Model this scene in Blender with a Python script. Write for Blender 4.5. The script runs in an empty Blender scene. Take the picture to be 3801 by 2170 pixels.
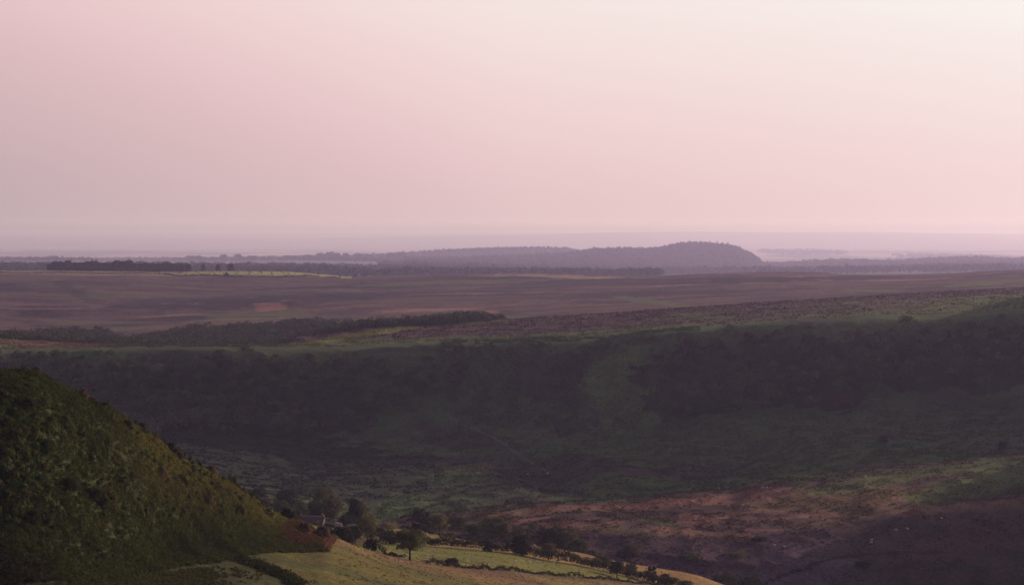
import bpy, math, random
import numpy as np
from mathutils import Vector

# ------------------------------------------------------------------ basics
W, H, F = 1024.0, 584.0, 2309.0          # working frame: lens in pixels of a 1024 wide picture
CAMZ = 160.0
PITCH = math.atan(52.0 / F)
CP, SP = math.cos(PITCH), math.sin(PITCH)
sc = bpy.context.scene
COL = sc.collection

def tand(py):                             # picture row -> height lost per metre forward
    b = (292.0 - np.asarray(py, float)) / F
    return -(b * CP - SP) / (CP + b * SP)

def proj(X, Y, Z):
    z = Z - CAMZ
    fwd = Y * CP - z * SP
    up = Y * SP + z * CP
    return 512.0 + F * X / fwd, 292.0 - F * up / fwd

def ray_x(px, py, Y):                     # world X of a pixel at forward distance Y
    b = (292.0 - py) / F
    return (px - 512.0) / F * Y / (CP + b * SP)

def O(x): return x * 0.26940             # photo pixels -> working pixels

# ------------------------------------------------------------------ noise
def _hash(ix, iy, seed):
    h = (ix.astype(np.int64) * 374761393 + iy.astype(np.int64) * 668265263 + seed * 974634777) & 0xffffffff
    h = ((h ^ (h >> 13)) * 1274126177) & 0xffffffff
    h = h ^ (h >> 16)
    return (h & 0xffffff).astype(np.float32) / 16777215.0

def vnoise(x, y, seed=0):
    ix = np.floor(x); iy = np.floor(y)
    fx = (x - ix).astype(np.float32); fy = (y - iy).astype(np.float32)
    fx = fx * fx * (3 - 2 * fx); fy = fy * fy * (3 - 2 * fy)
    a = _hash(ix, iy, seed); b = _hash(ix + 1, iy, seed)
    c = _hash(ix, iy + 1, seed); d = _hash(ix + 1, iy + 1, seed)
    return (a + (b - a) * fx) * (1 - fy) + (c + (d - c) * fx) * fy

def fbm(x, y, scale, octv=4, seed=0, gain=0.5):
    v = 0; amp = 1.0; tot = 0.0
    x = x / scale; y = y / scale
    for o in range(octv):
        v = v + amp * vnoise(x, y, seed + o * 17)
        tot += amp; amp *= gain
        x, y = (x * 1.6 + y * 1.2) + 7.3, (-x * 1.2 + y * 1.6) + 3.1
    return v / tot

def sstep(a, b, x):
    t = np.clip((x - a) / (b - a), 0, 1)
    return t * t * (3 - 2 * t)

def pchip1(xk, yk, x):
    xk = np.asarray(xk, float); yk = np.asarray(yk, float)
    h = np.diff(xk); d = np.diff(yk) / h
    m = np.zeros_like(yk)
    for i in range(1, len(yk) - 1):
        if d[i - 1] * d[i] > 0:
            m[i] = 2 * d[i - 1] * d[i] / (d[i - 1] + d[i])
    i = np.clip(np.searchsorted(xk, x) - 1, 0, len(xk) - 2)
    t = np.clip((x - xk[i]) / h[i], 0, 1)
    return ((2*t**3 - 3*t**2 + 1) * yk[i] + (t**3 - 2*t**2 + t) * h[i] * m[i]
            + (-2*t**3 + 3*t**2) * yk[i+1] + (t**3 - t**2) * h[i] * m[i+1])

# ------------------------------------------------------------------ landform lines: distance and picture row per column
LINES = [
 ('a0', [(0,3)], [(0,1700)]),
 ('a1', [(0,30)], [(0,1500)]),
 ('a2', [(0,150)], [(0,900)]),
 ('k1', [(-400,330),(0,340),(150,360),(250,385),(330,415),(400,450),(500,540),(600,640),(714,730),(800,760),(1024,790)],
        [(0,600),(714,600),(760,608),(800,617),(1024,640),(1150,630),(1300,600)]),
 ('k1m',[(-400,342),(0,352),(56,362),(113,385),(161,415),(209,445),(241,465),(273,485),(322,510),(400,540),(458,580),(500,600),(600,670),(714,745),(800,772),(1024,810)],
        [(-300,590),(0,583),(56,576),(113,571),(161,564),(209,558),(241,554),(273,551),(322,551),(340,554),(400,571),(458,580),(500,588),(600,596),(714,599),(760,606),(800,613),(1024,636),(1150,622),(1300,590)]),
 ('s1', [(-400,380),(0,410),(60,425),(137,465),(200,505),(250,535),(300,565),(333,590),(400,620),(458,640),(500,655),(600,700),(714,760),(800,785),(1024,830)],
        [(-300,358),(-60,367),(0,372),(36,374),(60,387),(86,400),(137,428),(173,455),(225,482),(249,498),(277,515),(301,523.5),(329,537),(333,537),(355.6,545),(369,550),(397,558),(425,563.6),(458,569),(500,577),(560,588),(600,592),(714,596),(760,603),(800,609),(1024,632),(1150,612),(1300,580)]),
 ('h1', [(0,650),(200,700),(333,760),(385,775),(431,780),(474,785),(544,792),(613,803),(646,808),(714,815),(800,825),(1024,840)],
        [(0,582),(200,577),(300,560),(333,548),(385,543),(431,545.8),(474,549.3),(505,552.4),(544,559.3),(579,565),(613.7,572.8),(646.6,581.4),(714,592),(760,599),(800,606),(1024,628),(1150,602),(1300,570)]),
 ('s3', [(0,800),(200,840),(300,870),(333,880),(395,865),(421,860),(483,858),(541,856),(596,853),(659,851),(727,850),(1024,855)],
        [(0,540),(200,527),(300,524),(333,527),(395,528.8),(421,531.8),(431,533.7),(451,536.6),(483,541.8),(509,543.6),(541.5,546.6),(557,548.8),(596,556.3),(635.6,564),(659,567.4),(699,575.2),(727,584.6),(760,592),(800,600),(1024,622),(1150,582),(1300,550)]),
 ('k4', [(0,950),(333,950),(377,930),(431,905),(541,890),(635,883),(727,880),(800,880),(1024,880)],
        [(0,520),(333,518),(377,533),(431,545),(541,556),(635,571),(727,590),(800,605),(1024,614),(1150,565),(1300,530)]),
 ('k5', [(0,1000),(300,975),(377,955),(431,930),(541,910),(635,905),(727,902),(1024,905)],
        [(0,500),(200,505),(300,512),(377,527),(431,536),(541,548),(635,556),(727,565),(850,568),(1024,566),(1100,530),(1150,500),(1300,440)]),
 ('k5b',[(0,1030),(300,1010),(377,982),(431,960),(541,945),(635,935),(727,938),(850,948),(1024,960)],
        [(0,498),(200,500),(300,509),(377,524),(431,523),(541,524),(635,529),(727,528),(850,522),(1024,512),(1100,478),(1150,450),(1300,400)]),
 ('s4', [(0,1080),(200,1080),(300,1050),(377,1000),(440,1000),(541,1010),(635,1030),(727,1050),(1024,1100)],
        [(0,490),(200,492),(300,505),(350,520),(377,521.5),(414.6,513.7),(440,512),(457,509.7),(483,506.8),(540,502.3),(605,500),(646,496),(667,493.5),(730,488),(754,481.7),(825,473),(857,468),(952,461),(1024,453),(1080,440),(1150,412),(1250,375),(1500,345)]),
 ('k6', [(0,1150),(300,1130),(377,1085),(440,1080),(541,1090),(646,1110),(754,1140),(857,1160),(1024,1180)],
        [(0,470),(300,500),(340,517),(377,529),(440,522),(541,512),(646,505),(754,491),(857,480),(1024,465),(1100,440),(1150,428),(1300,410)]),
 ('k7', [(0,1300),(200,1300),(300,1250),(440,1230),(600,1260),(800,1290),(1024,1300)],
        [(0,450),(200,465),(300,485),(440,492),(600,482),(800,455),(1024,432),(1100,412),(1200,350),(1300,311),(1600,280)]),
 ('k8', [(0,1535),(440,1535),(600,1520),(800,1505),(1024,1495)],
        [(0,430),(300,432),(440,428),(600,425),(800,412),(1024,393),(1085,360),(1150,290),(1300,245),(1600,240)]),  # past the right edge: unseen ridge, raised to throw shade on the valley floor
 ('k9', [(0,1640),(1024,1600)],
        [(0,351),(96,349),(200,348.5),(281,349),(341,348),(434,344.5),(602,337),(763,324),(883,318),(1024,312),(1080,300),(1160,245),(1300,222),(1900,215)]),
 ('s5', [(0,1670),(1024,1640)],
        [(0,348.5),(96,346.5),(200,346),(281,346),(341,345),(434,341.5),(602,334),(763,321),(883,314.5),(1024,308.5),(1080,297),(1160,244),(1300,222),(1900,215)]),
 ('s6', [(0,1850),(89,1760),(206,1725),(281,1725),(302,1780),(350,1850),(433,1950),(501,2020),(625,2100),(879,2300),(1024,2400)],
        [(-200,334),(0,339),(45,341),(89,343.8),(206,344),(281.5,343),(302,336),(350,331.4),(368,328.7),(433,325.4),(501,319.7),(556,315.5),(625,311.4),(687,307),(879,295),(962,290),(1024,287.5),(1070,285),(1150,270),(1300,262),(1900,262)]),
 ('k10',[(0,2050),(281,2000),(350,2080),(433,2200),(501,2300),(625,2350),(879,2500),(1024,2600)],
        [(0,347),(206,352),(281,350),(350,340),(433,332),(501,323),(625,313.5),(879,297.5),(1024,290.5),(1300,284)]),
 ('k11',[(0,2500),(150,2450),(300,2480),(500,2520),(625,2550),(879,2700),(1024,2800)],
        [(0,333),(100,333.5),(150,332),(200,329),(300,322.5),(400,319),(500,315.5),(625,308),(879,293),(1024,286),(1300,279)]),
 ('k12',[(0,3200),(1024,3300)],
        [(0,300),(200,302),(300,298),(500,293),(700,288),(900,283),(1024,279.5),(1300,273)]),
 ('k12b',[(0,3750),(1024,3800)],
        [(0,283),(200,285),(350,285),(500,282),(700,279),(900,277.5),(1024,274),(1300,268)]),
 ('s7', [(0,4500)],
        [(0,270.2),(65,270.2),(120,270.5),(168,271.2),(193,271.0),(215,270.6),(250,270.7),(280,271.1),(304,272.6),(328,274.4),(350,276.4),(404,274.8),(458,274.2),(525,273),(606,274.8),(646.6,275.9),(694,273.7),(781,271.6),(822,271.8),(840,274),(889,274.2),(1024,270),(1300,264)]),
 ('k13',[(0,4850)], [(0,283)]),
 ('k14',[(0,7000)], [(0,272),(300,274),(600,276),(1024,275)]),
 ('k15',[(0,9500)], [(0,268.5),(300,269),(440,272),(600,276),(1024,272)]),
 ('k15b',[(0,12000)],[(0,264),(300,264.5),(440,268),(600,270),(760,273),(1024,268)]),
 ('s8', [(0,15000)],
        [(-200,261.5),(0,261),(200,261),(300,260),(413,261.5),(440,261.5),(488,260),(543,258),(577,255.5),(597,252.5),(655,252.0),(671,248.6),(687,246.6),(715,247.0),(730,249.2),(745,254.5),(757,261.5),(763,267),(776,266),(790,265.5),(838,263),(893,264),(907,263),(975,260.5),(1024,261),(1300,260)]),
 ('k17',[(0,16200)], [(0,269)]),
 ('s9', [(0,17800)],
        [(-200,261),(0,261),(100,261),(200,260.6),(270,259.8),(300,259),(350,258),(413,255.5),(453,252.3),(529,250.3),(563,250.8),(580,253),(620,257),(700,262),(1024,260.5)]),
 ('k18',[(0,21000)], [(0,261)]),
 ('k19',[(0,32000)], [(0,251)]),
 ('k20',[(0,36000)], [(0,249.5)]),
 ('s10',[(0,50000)],
        [(-300,236.5),(0,236.2),(120,235.8),(200,237),(340,236.8),(466,235),(550,233.5),(620,232),(700,231.2),(760,231.8),(860,231.6),(950,233),(1024,233.6),(1300,236)]),
 ('k21',[(0,51000)], [(0,238)]),
 ('k22',[(0,52000)], [(0,242)]),
]

def line_eval(px):
    Ds, Ts = [], []
    for n, dk, yk in LINES:
        D = pchip1([p[0] for p in dk], [p[1] for p in dk], px) if len(dk) > 1 else np.full(len(px), float(dk[0][1]))
        Y = pchip1([p[0] for p in yk], [p[1] for p in yk], px) if len(yk) > 1 else np.full(len(px), float(yk[0][1]))
        Ds.append(D); Ts.append(tand(Y))
    return np.array(Ds), np.array(Ts)

def rng_range(a, b, s): return np.arange(a, b, s)
ROWS = np.concatenate([rng_range(3, 300, 12), rng_range(300, 340, 4), rng_range(340, 1050, 1.5), rng_range(1050, 1750, 2.2),
                       rng_range(1750, 2700, 5), rng_range(2700, 4900, 14), rng_range(4900, 18300, 90), rng_range(18300, 52001, 400)]).astype(float)
COLS = np.concatenate([np.linspace(-2300, -500, 30), np.linspace(-480, -130, 50), rng_range(-126, 1150, 1.5), np.linspace(1152, 1500, 60), np.linspace(1530, 3300, 34)])
NR, NC = len(ROWS), len(COLS)
KD, KT = line_eval(COLS)
LI = {n: i for i, (n, _, _) in enumerate(LINES)}

def column_surface():
    K = len(LINES)
    h = np.diff(KD, axis=0); d = np.diff(KT, axis=0) / h
    m = np.zeros_like(KT)
    same = d[:-1] * d[1:] > 0
    w1 = 2 * h[1:] + h[:-1]; w2 = h[1:] + 2 * h[:-1]
    with np.errstate(divide='ignore', invalid='ignore'):
        mm = (w1 + w2) / (w1 / d[:-1] + w2 / d[1:])
    m[1:-1] = np.where(same, mm, 0)
    m[0] = d[0]; m[-1] = d[-1]
    T = np.zeros((NR, NC))
    Dg = ROWS[:, None] * np.ones((1, NC))
    for k in range(K - 1):
        lo, hi = KD[k][None, :], KD[k + 1][None, :]
        sel = (Dg >= lo) if k == K - 2 else ((Dg >= lo) & (Dg < hi))
        if k == 0: sel = sel | (Dg < lo)
        r, c = np.nonzero(sel)
        t = np.clip((Dg[r, c] - KD[k, c]) / h[k, c], 0, 1)
        T[r, c] = ((2*t**3 - 3*t**2 + 1) * KT[k, c] + (t**3 - 2*t**2 + t) * h[k, c] * m[k, c]
                   + (-2*t**3 + 3*t**2) * KT[k+1, c] + (t**3 - t**2) * h[k, c] * m[k+1, c])
    return Dg, T
DG, TG = column_surface()
PXG = np.ones((NR, 1)) * COLS[None, :]
UG = (PXG - 512.0) / F * (1.0 + 0.0 * TG)
# exact forward scaling of the column
BG = -(TG * CP - SP) / (CP + TG * SP)
XG = (PXG - 512.0) / F * DG / (CP + BG * SP)
YG = DG
ZG = CAMZ - TG * DG
PYG = 292.0 - F * BG                       # undisturbed picture row of each ground point

# relief: rougher on slopes, quiet on fields, very quiet on skylines
def L(n): return KD[LI[n]][None, :]
hill = (DG < L('s1') + 12) & (PXG < 335) & (DG > L('k1m'))
field = ((DG <= L('k1m')) | ((DG < L('s3')) & (PXG > 333))) & (DG > 200)
valley = (DG > L('s3')) & (DG < L('s5'))
moor = (DG >= L('s5')) & (DG <= L('s7'))
amp = np.zeros_like(DG)
amp = np.where(hill, 0.5, amp); amp = np.where(field, 0.12, amp)
amp = np.where(valley, 0.8, amp); amp = np.where(moor, 0.55, amp)
n1 = fbm(XG, YG, 9.0, 4, 3, 0.6) - 0.5
n2 = fbm(XG, YG, 60.0, 3, 9, 0.5) - 0.5
ZG = ZG + amp * n1 * 2.0 + np.where(valley & (DG > L('k5')), 4.0, np.where(moor, 1.6, 0.0)) * n2 * sstep(0, 25, np.abs(DG - L('s4')))
n3 = fbm(XG, YG * 0.6, 22.0, 4, 21, 0.55) - 0.5
wall = sstep(0, 60, DG - L('k6')) * sstep(0, 45, L('k9') - DG)
ZG = ZG + 3.0 * n3 * wall
gul = fbm(XG + YG * .25, YG * .22, 48.0, 3, 23, 0.5) - 0.5          # spurs and gullies running down the far side
ZG = ZG + 20.0 * gul * sstep(400, 520, PXG) * sstep(60, 200, DG - L('k6')) * sstep(0, 70, L('k9') - DG)
far_ = moor & (DG > L('k10'))
roll = (fbm(XG * .5, YG, 170.0, 3, 24, 0.5) - 0.5) * 16 + (fbm(XG * .6, YG, 60.0, 3, 25, 0.5) - 0.5) * 5
ZG = ZG + np.where(far_, 1, 0) * roll * sstep(20, 350, L('s7') - DG) * sstep(0, 250, DG - L('k11'))

def ground(X, Y):
    X = np.atleast_1d(np.asarray(X, float)); Y = np.atleast_1d(np.asarray(Y, float))
    r = np.interp(Y, ROWS, np.arange(NR)); r0 = np.clip(r.astype(int), 0, NR - 2); fr = r - r0
    c = np.interp(X / Y, XG[NR // 2] / YG[NR // 2], np.arange(NC))
    c0 = np.clip(c.astype(int), 0, NC - 2); fc = c - c0
    return ((ZG[r0, c0] * (1 - fc) + ZG[r0, c0 + 1] * fc) * (1 - fr)
            + (ZG[r0 + 1, c0] * (1 - fc) + ZG[r0 + 1, c0 + 1] * fc) * fr)

def hit(px, py, dmin=200.0, dmax=51000.0):
    """first ground point seen at a picture position, at or beyond dmin"""
    Ys = ROWS[(ROWS >= dmin) & (ROWS <= dmax)]
    Xs = (px - 512.0) / F * Ys / (CP + (292.0 - py) / F * SP)
    zs = ground(Xs, Ys)
    _, q = proj(Xs, Ys, zs)
    i = int(np.argmax(q <= py)) if np.any(q <= py) else int(np.argmin(q))
    if i > 0 and q[i] <= py < q[i - 1]:
        t = (q[i - 1] - py) / (q[i - 1] - q[i])
        Y = Ys[i - 1] + t * (Ys[i] - Ys[i - 1])
    else:
        Y = Ys[i]
    X = ray_x(px, py, Y)
    return float(X), float(Y), float(ground(X, Y)[0])

# ------------------------------------------------------------------ object helpers
def tag(o, label=None, cat=None, group=None, kind=None):
    if label: o['label'] = label
    if cat: o['category'] = cat
    if group: o['group'] = group
    if kind: o['kind'] = kind
    return o

def link(o, parent=None):
    COL.objects.link(o)
    if parent is not None: o.parent = parent
    return o

def empty(name, loc, rz=0.0, sc_=1.0):
    o = bpy.data.objects.new(name, None); o.empty_display_size = 0.5
    o.location = loc; o.rotation_euler = (0, 0, rz); o.scale = (sc_,) * 3
    return link(o)

def mesh_np(name, V, faces, mat, parent=None, col=None, smooth=False, loc=None):
    """faces: (N,k) int array or list of such arrays"""
    me = bpy.data.meshes.new(name)
    if isinstance(faces, np.ndarray): faces = [faces]
    faces = [f for f in faces if len(f)]
    V = np.asarray(V, np.float32)
    me.vertices.add(len(V)); me.vertices.foreach_set('co', V.ravel())
    loops = np.concatenate([f.ravel() for f in faces]).astype(np.int32)
    tot = np.concatenate([np.full(len(f), f.shape[1]) for f in faces]).astype(np.int32)
    start = np.concatenate([[0], np.cumsum(tot)[:-1]]).astype(np.int32)
    me.loops.add(len(loops)); me.loops.foreach_set('vertex_index', loops)
    me.polygons.add(len(tot)); me.polygons.foreach_set('loop_start', start)
    try: me.polygons.foreach_set('loop_total', tot)
    except Exception: pass
    me.polygons.foreach_set('use_smooth', np.full(len(tot), smooth))
    me.update(calc_edges=True)
    if col is not None:
        a = me.color_attributes.new('Col', 'FLOAT_COLOR', 'POINT')
        c = np.ones((len(V), 4), np.float32); c[:, :3] = col
        a.data.foreach_set('color', c.ravel())
    if mat: me.materials.append(mat)
    o = bpy.data.objects.new(name, me)
    if loc is not None: o.location = loc
    return link(o, parent)

class MB:
    def __init__(s): s.V = []; s.F3 = []; s.F4 = []; s.C = []; s.n = 0
    def add(s, V, F, col=(1, 1, 1)):
        V = np.asarray(V, float); F = np.asarray(F, int) + s.n
        (s.F4 if F.shape[1] == 4 else s.F3).append(F)
        s.V.append(V); s.C.append(np.ones((len(V), 3)) * np.asarray(col)); s.n += len(V)
    def box(s, c, size, rz=0.0, col=(1, 1, 1), top=1.0):
        x, y, z = [v / 2 for v in size]
        P = np.array([(-x,-y,-z),(x,-y,-z),(x,y,-z),(-x,y,-z),(-x*top,-y*top,z),(x*top,-y*top,z),(x*top,y*top,z),(-x*top,y*top,z)])
        ca, sa = math.cos(rz), math.sin(rz)
        P = np.stack([P[:,0]*ca - P[:,1]*sa, P[:,0]*sa + P[:,1]*ca, P[:,2]], 1) + np.asarray(c)
        s.add(P, [(0,3,2,1),(4,5,6,7),(0,1,5,4),(1,2,6,5),(2,3,7,6),(3,0,4,7)], col)
    def tube(s, pts, rad, n=7, col=(1, 1, 1)):
        pts = np.asarray(pts, float); rad = np.asarray(rad, float)
        V = []
        for i, p in enumerate(pts):
            a = pts[min(i + 1, len(pts) - 1)] - pts[max(i - 1, 0)]
            a = a / (np.linalg.norm(a) + 1e-9)
            u = np.cross(a, (0.3, 1, 0.1) if abs(a[1]) < .9 else (1, 0, 0)); u /= np.linalg.norm(u)
            v = np.cross(a, u)
            th = np.arange(n) * 2 * math.pi / n
            V.append(p + rad[i] * (np.cos(th)[:, None] * u + np.sin(th)[:, None] * v))
        V = np.concatenate(V); Fc = []
        for i in range(len(pts) - 1):
            for j in range(n):
                k = (j + 1) % n
                Fc.append((i*n + j, i*n + k, (i+1)*n + k, (i+1)*n + j))
        s.add(V, Fc, col)
    def build(s, name, mat, parent=None, smooth=False, loc=None):
        fs = []
        if s.F4: fs.append(np.concatenate(s.F4))
        if s.F3: fs.append(np.concatenate(s.F3))
        return mesh_np(name, np.concatenate(s.V), fs, mat, parent, np.concatenate(s.C), smooth, loc)

# ------------------------------------------------------------------ materials
def newmat(name):
    m = bpy.data.materials.new(name); m.use_nodes = True
    nt = m.node_tree; nt.nodes.clear()
    return m, nt, nt.nodes, nt.links

def mat_ground():
    m, nt, N, Lk = newmat('ground_cover')
    out = N.new('ShaderNodeOutputMaterial'); bs = N.new('ShaderNodeBsdfPrincipled')
    bs.inputs['Roughness'].default_value = 1.0
    bs.inputs['Specular IOR Level'].default_value = 0.08
    at = N.new('ShaderNodeAttribute'); at.attribute_name = 'Col'
    ge = N.new('ShaderNodeNewGeometry')
    def noise(scale, det, rough):
        n = N.new('ShaderNodeTexNoise'); n.inputs['Scale'].default_value = scale
        n.inputs['Detail'].default_value = det; n.inputs['Roughness'].default_value = rough
        Lk.new(ge.outputs['Position'], n.inputs['Vector']); return n
    a = noise(0.55, 4, 0.7); b = noise(0.07, 4, 0.6)
    def rng(n, lo, hi, f0=0.3, f1=0.7):
        r = N.new('ShaderNodeMapRange'); r.inputs['From Min'].default_value = f0; r.inputs['From Max'].default_value = f1
        r.inputs['To Min'].default_value = lo; r.inputs['To Max'].default_value = hi
        Lk.new(n.outputs['Fac'], r.inputs['Value']); return r
    ra = rng(a, 0.62, 1.38); rb = rng(b, 0.72, 1.28)
    mu = N.new('ShaderNodeMath'); mu.operation = 'MULTIPLY'
    Lk.new(ra.outputs[0], mu.inputs[0]); Lk.new(rb.outputs[0], mu.inputs[1])
    mx = N.new('ShaderNodeVectorMath'); mx.operation = 'SCALE'
    Lk.new(at.outputs['Color'], mx.inputs[0]); Lk.new(mu.outputs[0], mx.inputs['Scale'])
    Lk.new(mx.outputs[0], bs.inputs['Base Color'])
    bp = N.new('ShaderNodeBump'); bp.inputs['Strength'].default_value = 0.9; bp.inputs['Distance'].default_value = 1.2
    Lk.new(a.outputs['Fac'], bp.inputs['Height']); Lk.new(bp.outputs[0], bs.inputs['Normal'])
    Lk.new(bs.outputs[0], out.inputs[0])
    return m

def mat_leaf(name, transl=0.25, var=0.25):
    m, nt, N, Lk = newmat(name)
    out = N.new('ShaderNodeOutputMaterial')
    at = N.new('ShaderNodeAttribute'); at.attribute_name = 'Col'
    oi = N.new('ShaderNodeObjectInfo')
    r = N.new('ShaderNodeMapRange'); r.inputs['To Min'].default_value = 1 - var; r.inputs['To Max'].default_value = 1 + var
    Lk.new(oi.outputs['Random'], r.inputs['Value'])
    mx = N.new('ShaderNodeVectorMath'); mx.operation = 'SCALE'
    Lk.new(at.outputs['Color'], mx.inputs[0]); Lk.new(r.outputs[0], mx.inputs['Scale'])
    d = N.new('ShaderNodeBsdfDiffuse'); t = N.new('ShaderNodeBsdfTranslucent'); ms = N.new('ShaderNodeMixShader')
    Lk.new(mx.outputs[0], d.inputs[0]); Lk.new(mx.outputs[0], t.inputs[0])
    ms.inputs[0].default_value = transl
    Lk.new(d.outputs[0], ms.inputs[1]); Lk.new(t.outputs[0], ms.inputs[2]); Lk.new(ms.outputs[0], out.inputs[0])
    return m

def mat_plain(name, col, rough=0.8, nscale=2.0, amt=0.25):
    m, nt, N, Lk = newmat(name)
    out = N.new('ShaderNodeOutputMaterial'); bs = N.new('ShaderNodeBsdfPrincipled')
    bs.inputs['Roughness'].default_value = rough; bs.inputs['Specular IOR Level'].default_value = 0.2
    ge = N.new('ShaderNodeNewGeometry'); n = N.new('ShaderNodeTexNoise'); n.inputs['Scale'].default_value = nscale
    n.inputs['Detail'].default_value = 4
    Lk.new(ge.outputs['Position'], n.inputs['Vector'])
    r = N.new('ShaderNodeMapRange'); r.inputs['From Min'].default_value = .3; r.inputs['From Max'].default_value = .7
    r.inputs['To Min'].default_value = 1 - amt; r.inputs['To Max'].default_value = 1 + amt
    Lk.new(n.outputs['Fac'], r.inputs['Value'])
    mx = N.new('ShaderNodeVectorMath'); mx.operation = 'SCALE'; mx.inputs[0].default_value = col
    Lk.new(r.outputs[0], mx.inputs['Scale']); Lk.new(mx.outputs[0], bs.inputs['Base Color'])
    Lk.new(bs.outputs[0], out.inputs[0])
    return m

def mat_brick(name, c1, c2, mortar, sx, sy):
    m, nt, N, Lk = newmat(name)
    out = N.new('ShaderNodeOutputMaterial'); bs = N.new('ShaderNodeBsdfPrincipled'); bs.inputs['Roughness'].default_value = 0.9
    tc = N.new('ShaderNodeTexCoord'); b = N.new('ShaderNodeTexBrick')
    b.inputs['Color1'].default_value = (*c1, 1); b.inputs['Color2'].default_value = (*c2, 1); b.inputs['Mortar'].default_value = (*mortar, 1)
    b.inputs['Scale'].default_value = 1.0; b.inputs['Brick Width'].default_value = sx; b.inputs['Row Height'].default_value = sy
    b.inputs['Mortar Size'].default_value = 0.02
    mp = N.new('ShaderNodeMapping'); mp.inputs['Rotation'].default_value = (math.radians(90), 0, 0)
    Lk.new(tc.outputs['Object'], mp.inputs['Vector']); Lk.new(mp.outputs[0], b.inputs['Vector'])
    Lk.new(b.outputs['Color'], bs.inputs['Base Color']); Lk.new(bs.outputs[0], out.inputs[0])
    return m

M_GROUND = mat_ground()
M_LEAF = mat_leaf('foliage', 0.30, 0.22)
M_WOOD = mat_leaf('wood_foliage', 0.15, 0.0)
M_BARK = mat_plain('bark', (0.045, 0.034, 0.026), 0.95, 3.0, 0.3)
M_POST = mat_plain('weathered_wood', (0.11, 0.09, 0.075), 0.9, 4.0, 0.2)
M_STONE = mat_brick('field_stone', (0.17, 0.12, 0.10), (0.12, 0.09, 0.08), (0.10, 0.08, 0.07), 0.5, 0.2)
M_ROOF = mat_brick('clay_roof_tiles', (0.16, 0.075, 0.06), (0.12, 0.06, 0.055), (0.06, 0.04, 0.04), 0.3, 0.25)
M_COPING = mat_plain('pale_stone', (0.38, 0.33, 0.29), 0.85, 3.0, 0.15)
M_GLASS = mat_plain('window_glass', (0.03, 0.03, 0.035), 0.15, 1.0, 0.05)
M_PAINT = mat_plain('white_paint', (0.7, 0.68, 0.62), 0.6, 3.0, 0.08)
M_WOOL = mat_plain('wool', (0.62, 0.57, 0.5), 0.95, 8.0, 0.15)
M_BALE = mat_plain('bale_wrap', (0.02, 0.022, 0.02), 0.5, 2.0, 0.1)

# ------------------------------------------------------------------ outlines of the woods on the far side
def inpoly(px, py, poly):
    poly = np.asarray(poly, float); r = np.zeros(len(px), bool); j = len(poly) - 1
    for i in range(len(poly)):
        xi, yi = poly[i]; xj, yj = poly[j]
        cnd = ((yi > py) != (yj > py)) & (px < (xj - xi) * (py - yi) / (yj - yi + 1e-12) + xi)
        r ^= cnd; j = i
    return r
WL = [(-90,356),(0,360),(60,361),(130,366),(210,365),(305,365),(355,362),(398,372),(428,362),(468,366),(478,384),(468,392),(415,410),(360,430),(300,434),(200,438),(-90,440)]
WR = [(626,374),(655,366),(682,352),(722,346),(783,338),(823,338),(845,347),(885,338),(940,338),(984,333),(1060,326),(1110,326),(1110,372),(1024,380),(972,388),(908,394),(843,410),(743,414),(663,416),(642,406),(650,386)]
WM = [(550,416),(572,412),(600,416),(598,430),(560,434)]

# ------------------------------------------------------------------ land cover
def lerp(C, col, m):
    m = np.clip(m, 0, 1)[..., None]
    return C * (1 - m) + np.asarray(col, float) * m

BRACKEN = (0.034, 0.047, 0.016); HEATHER = (0.075, 0.042, 0.042); PALEHEA = (0.150, 0.104, 0.150)
REDGRASS = (0.240, 0.118, 0.092); PASTURE = (0.150, 0.158, 0.034); GOLD = (0.235, 0.150, 0.055)
PINK = (0.190, 0.105, 0.085); BRIGHT = (0.28, 0.29, 0.085); BURNT = (0.058, 0.038, 0.038)

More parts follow.
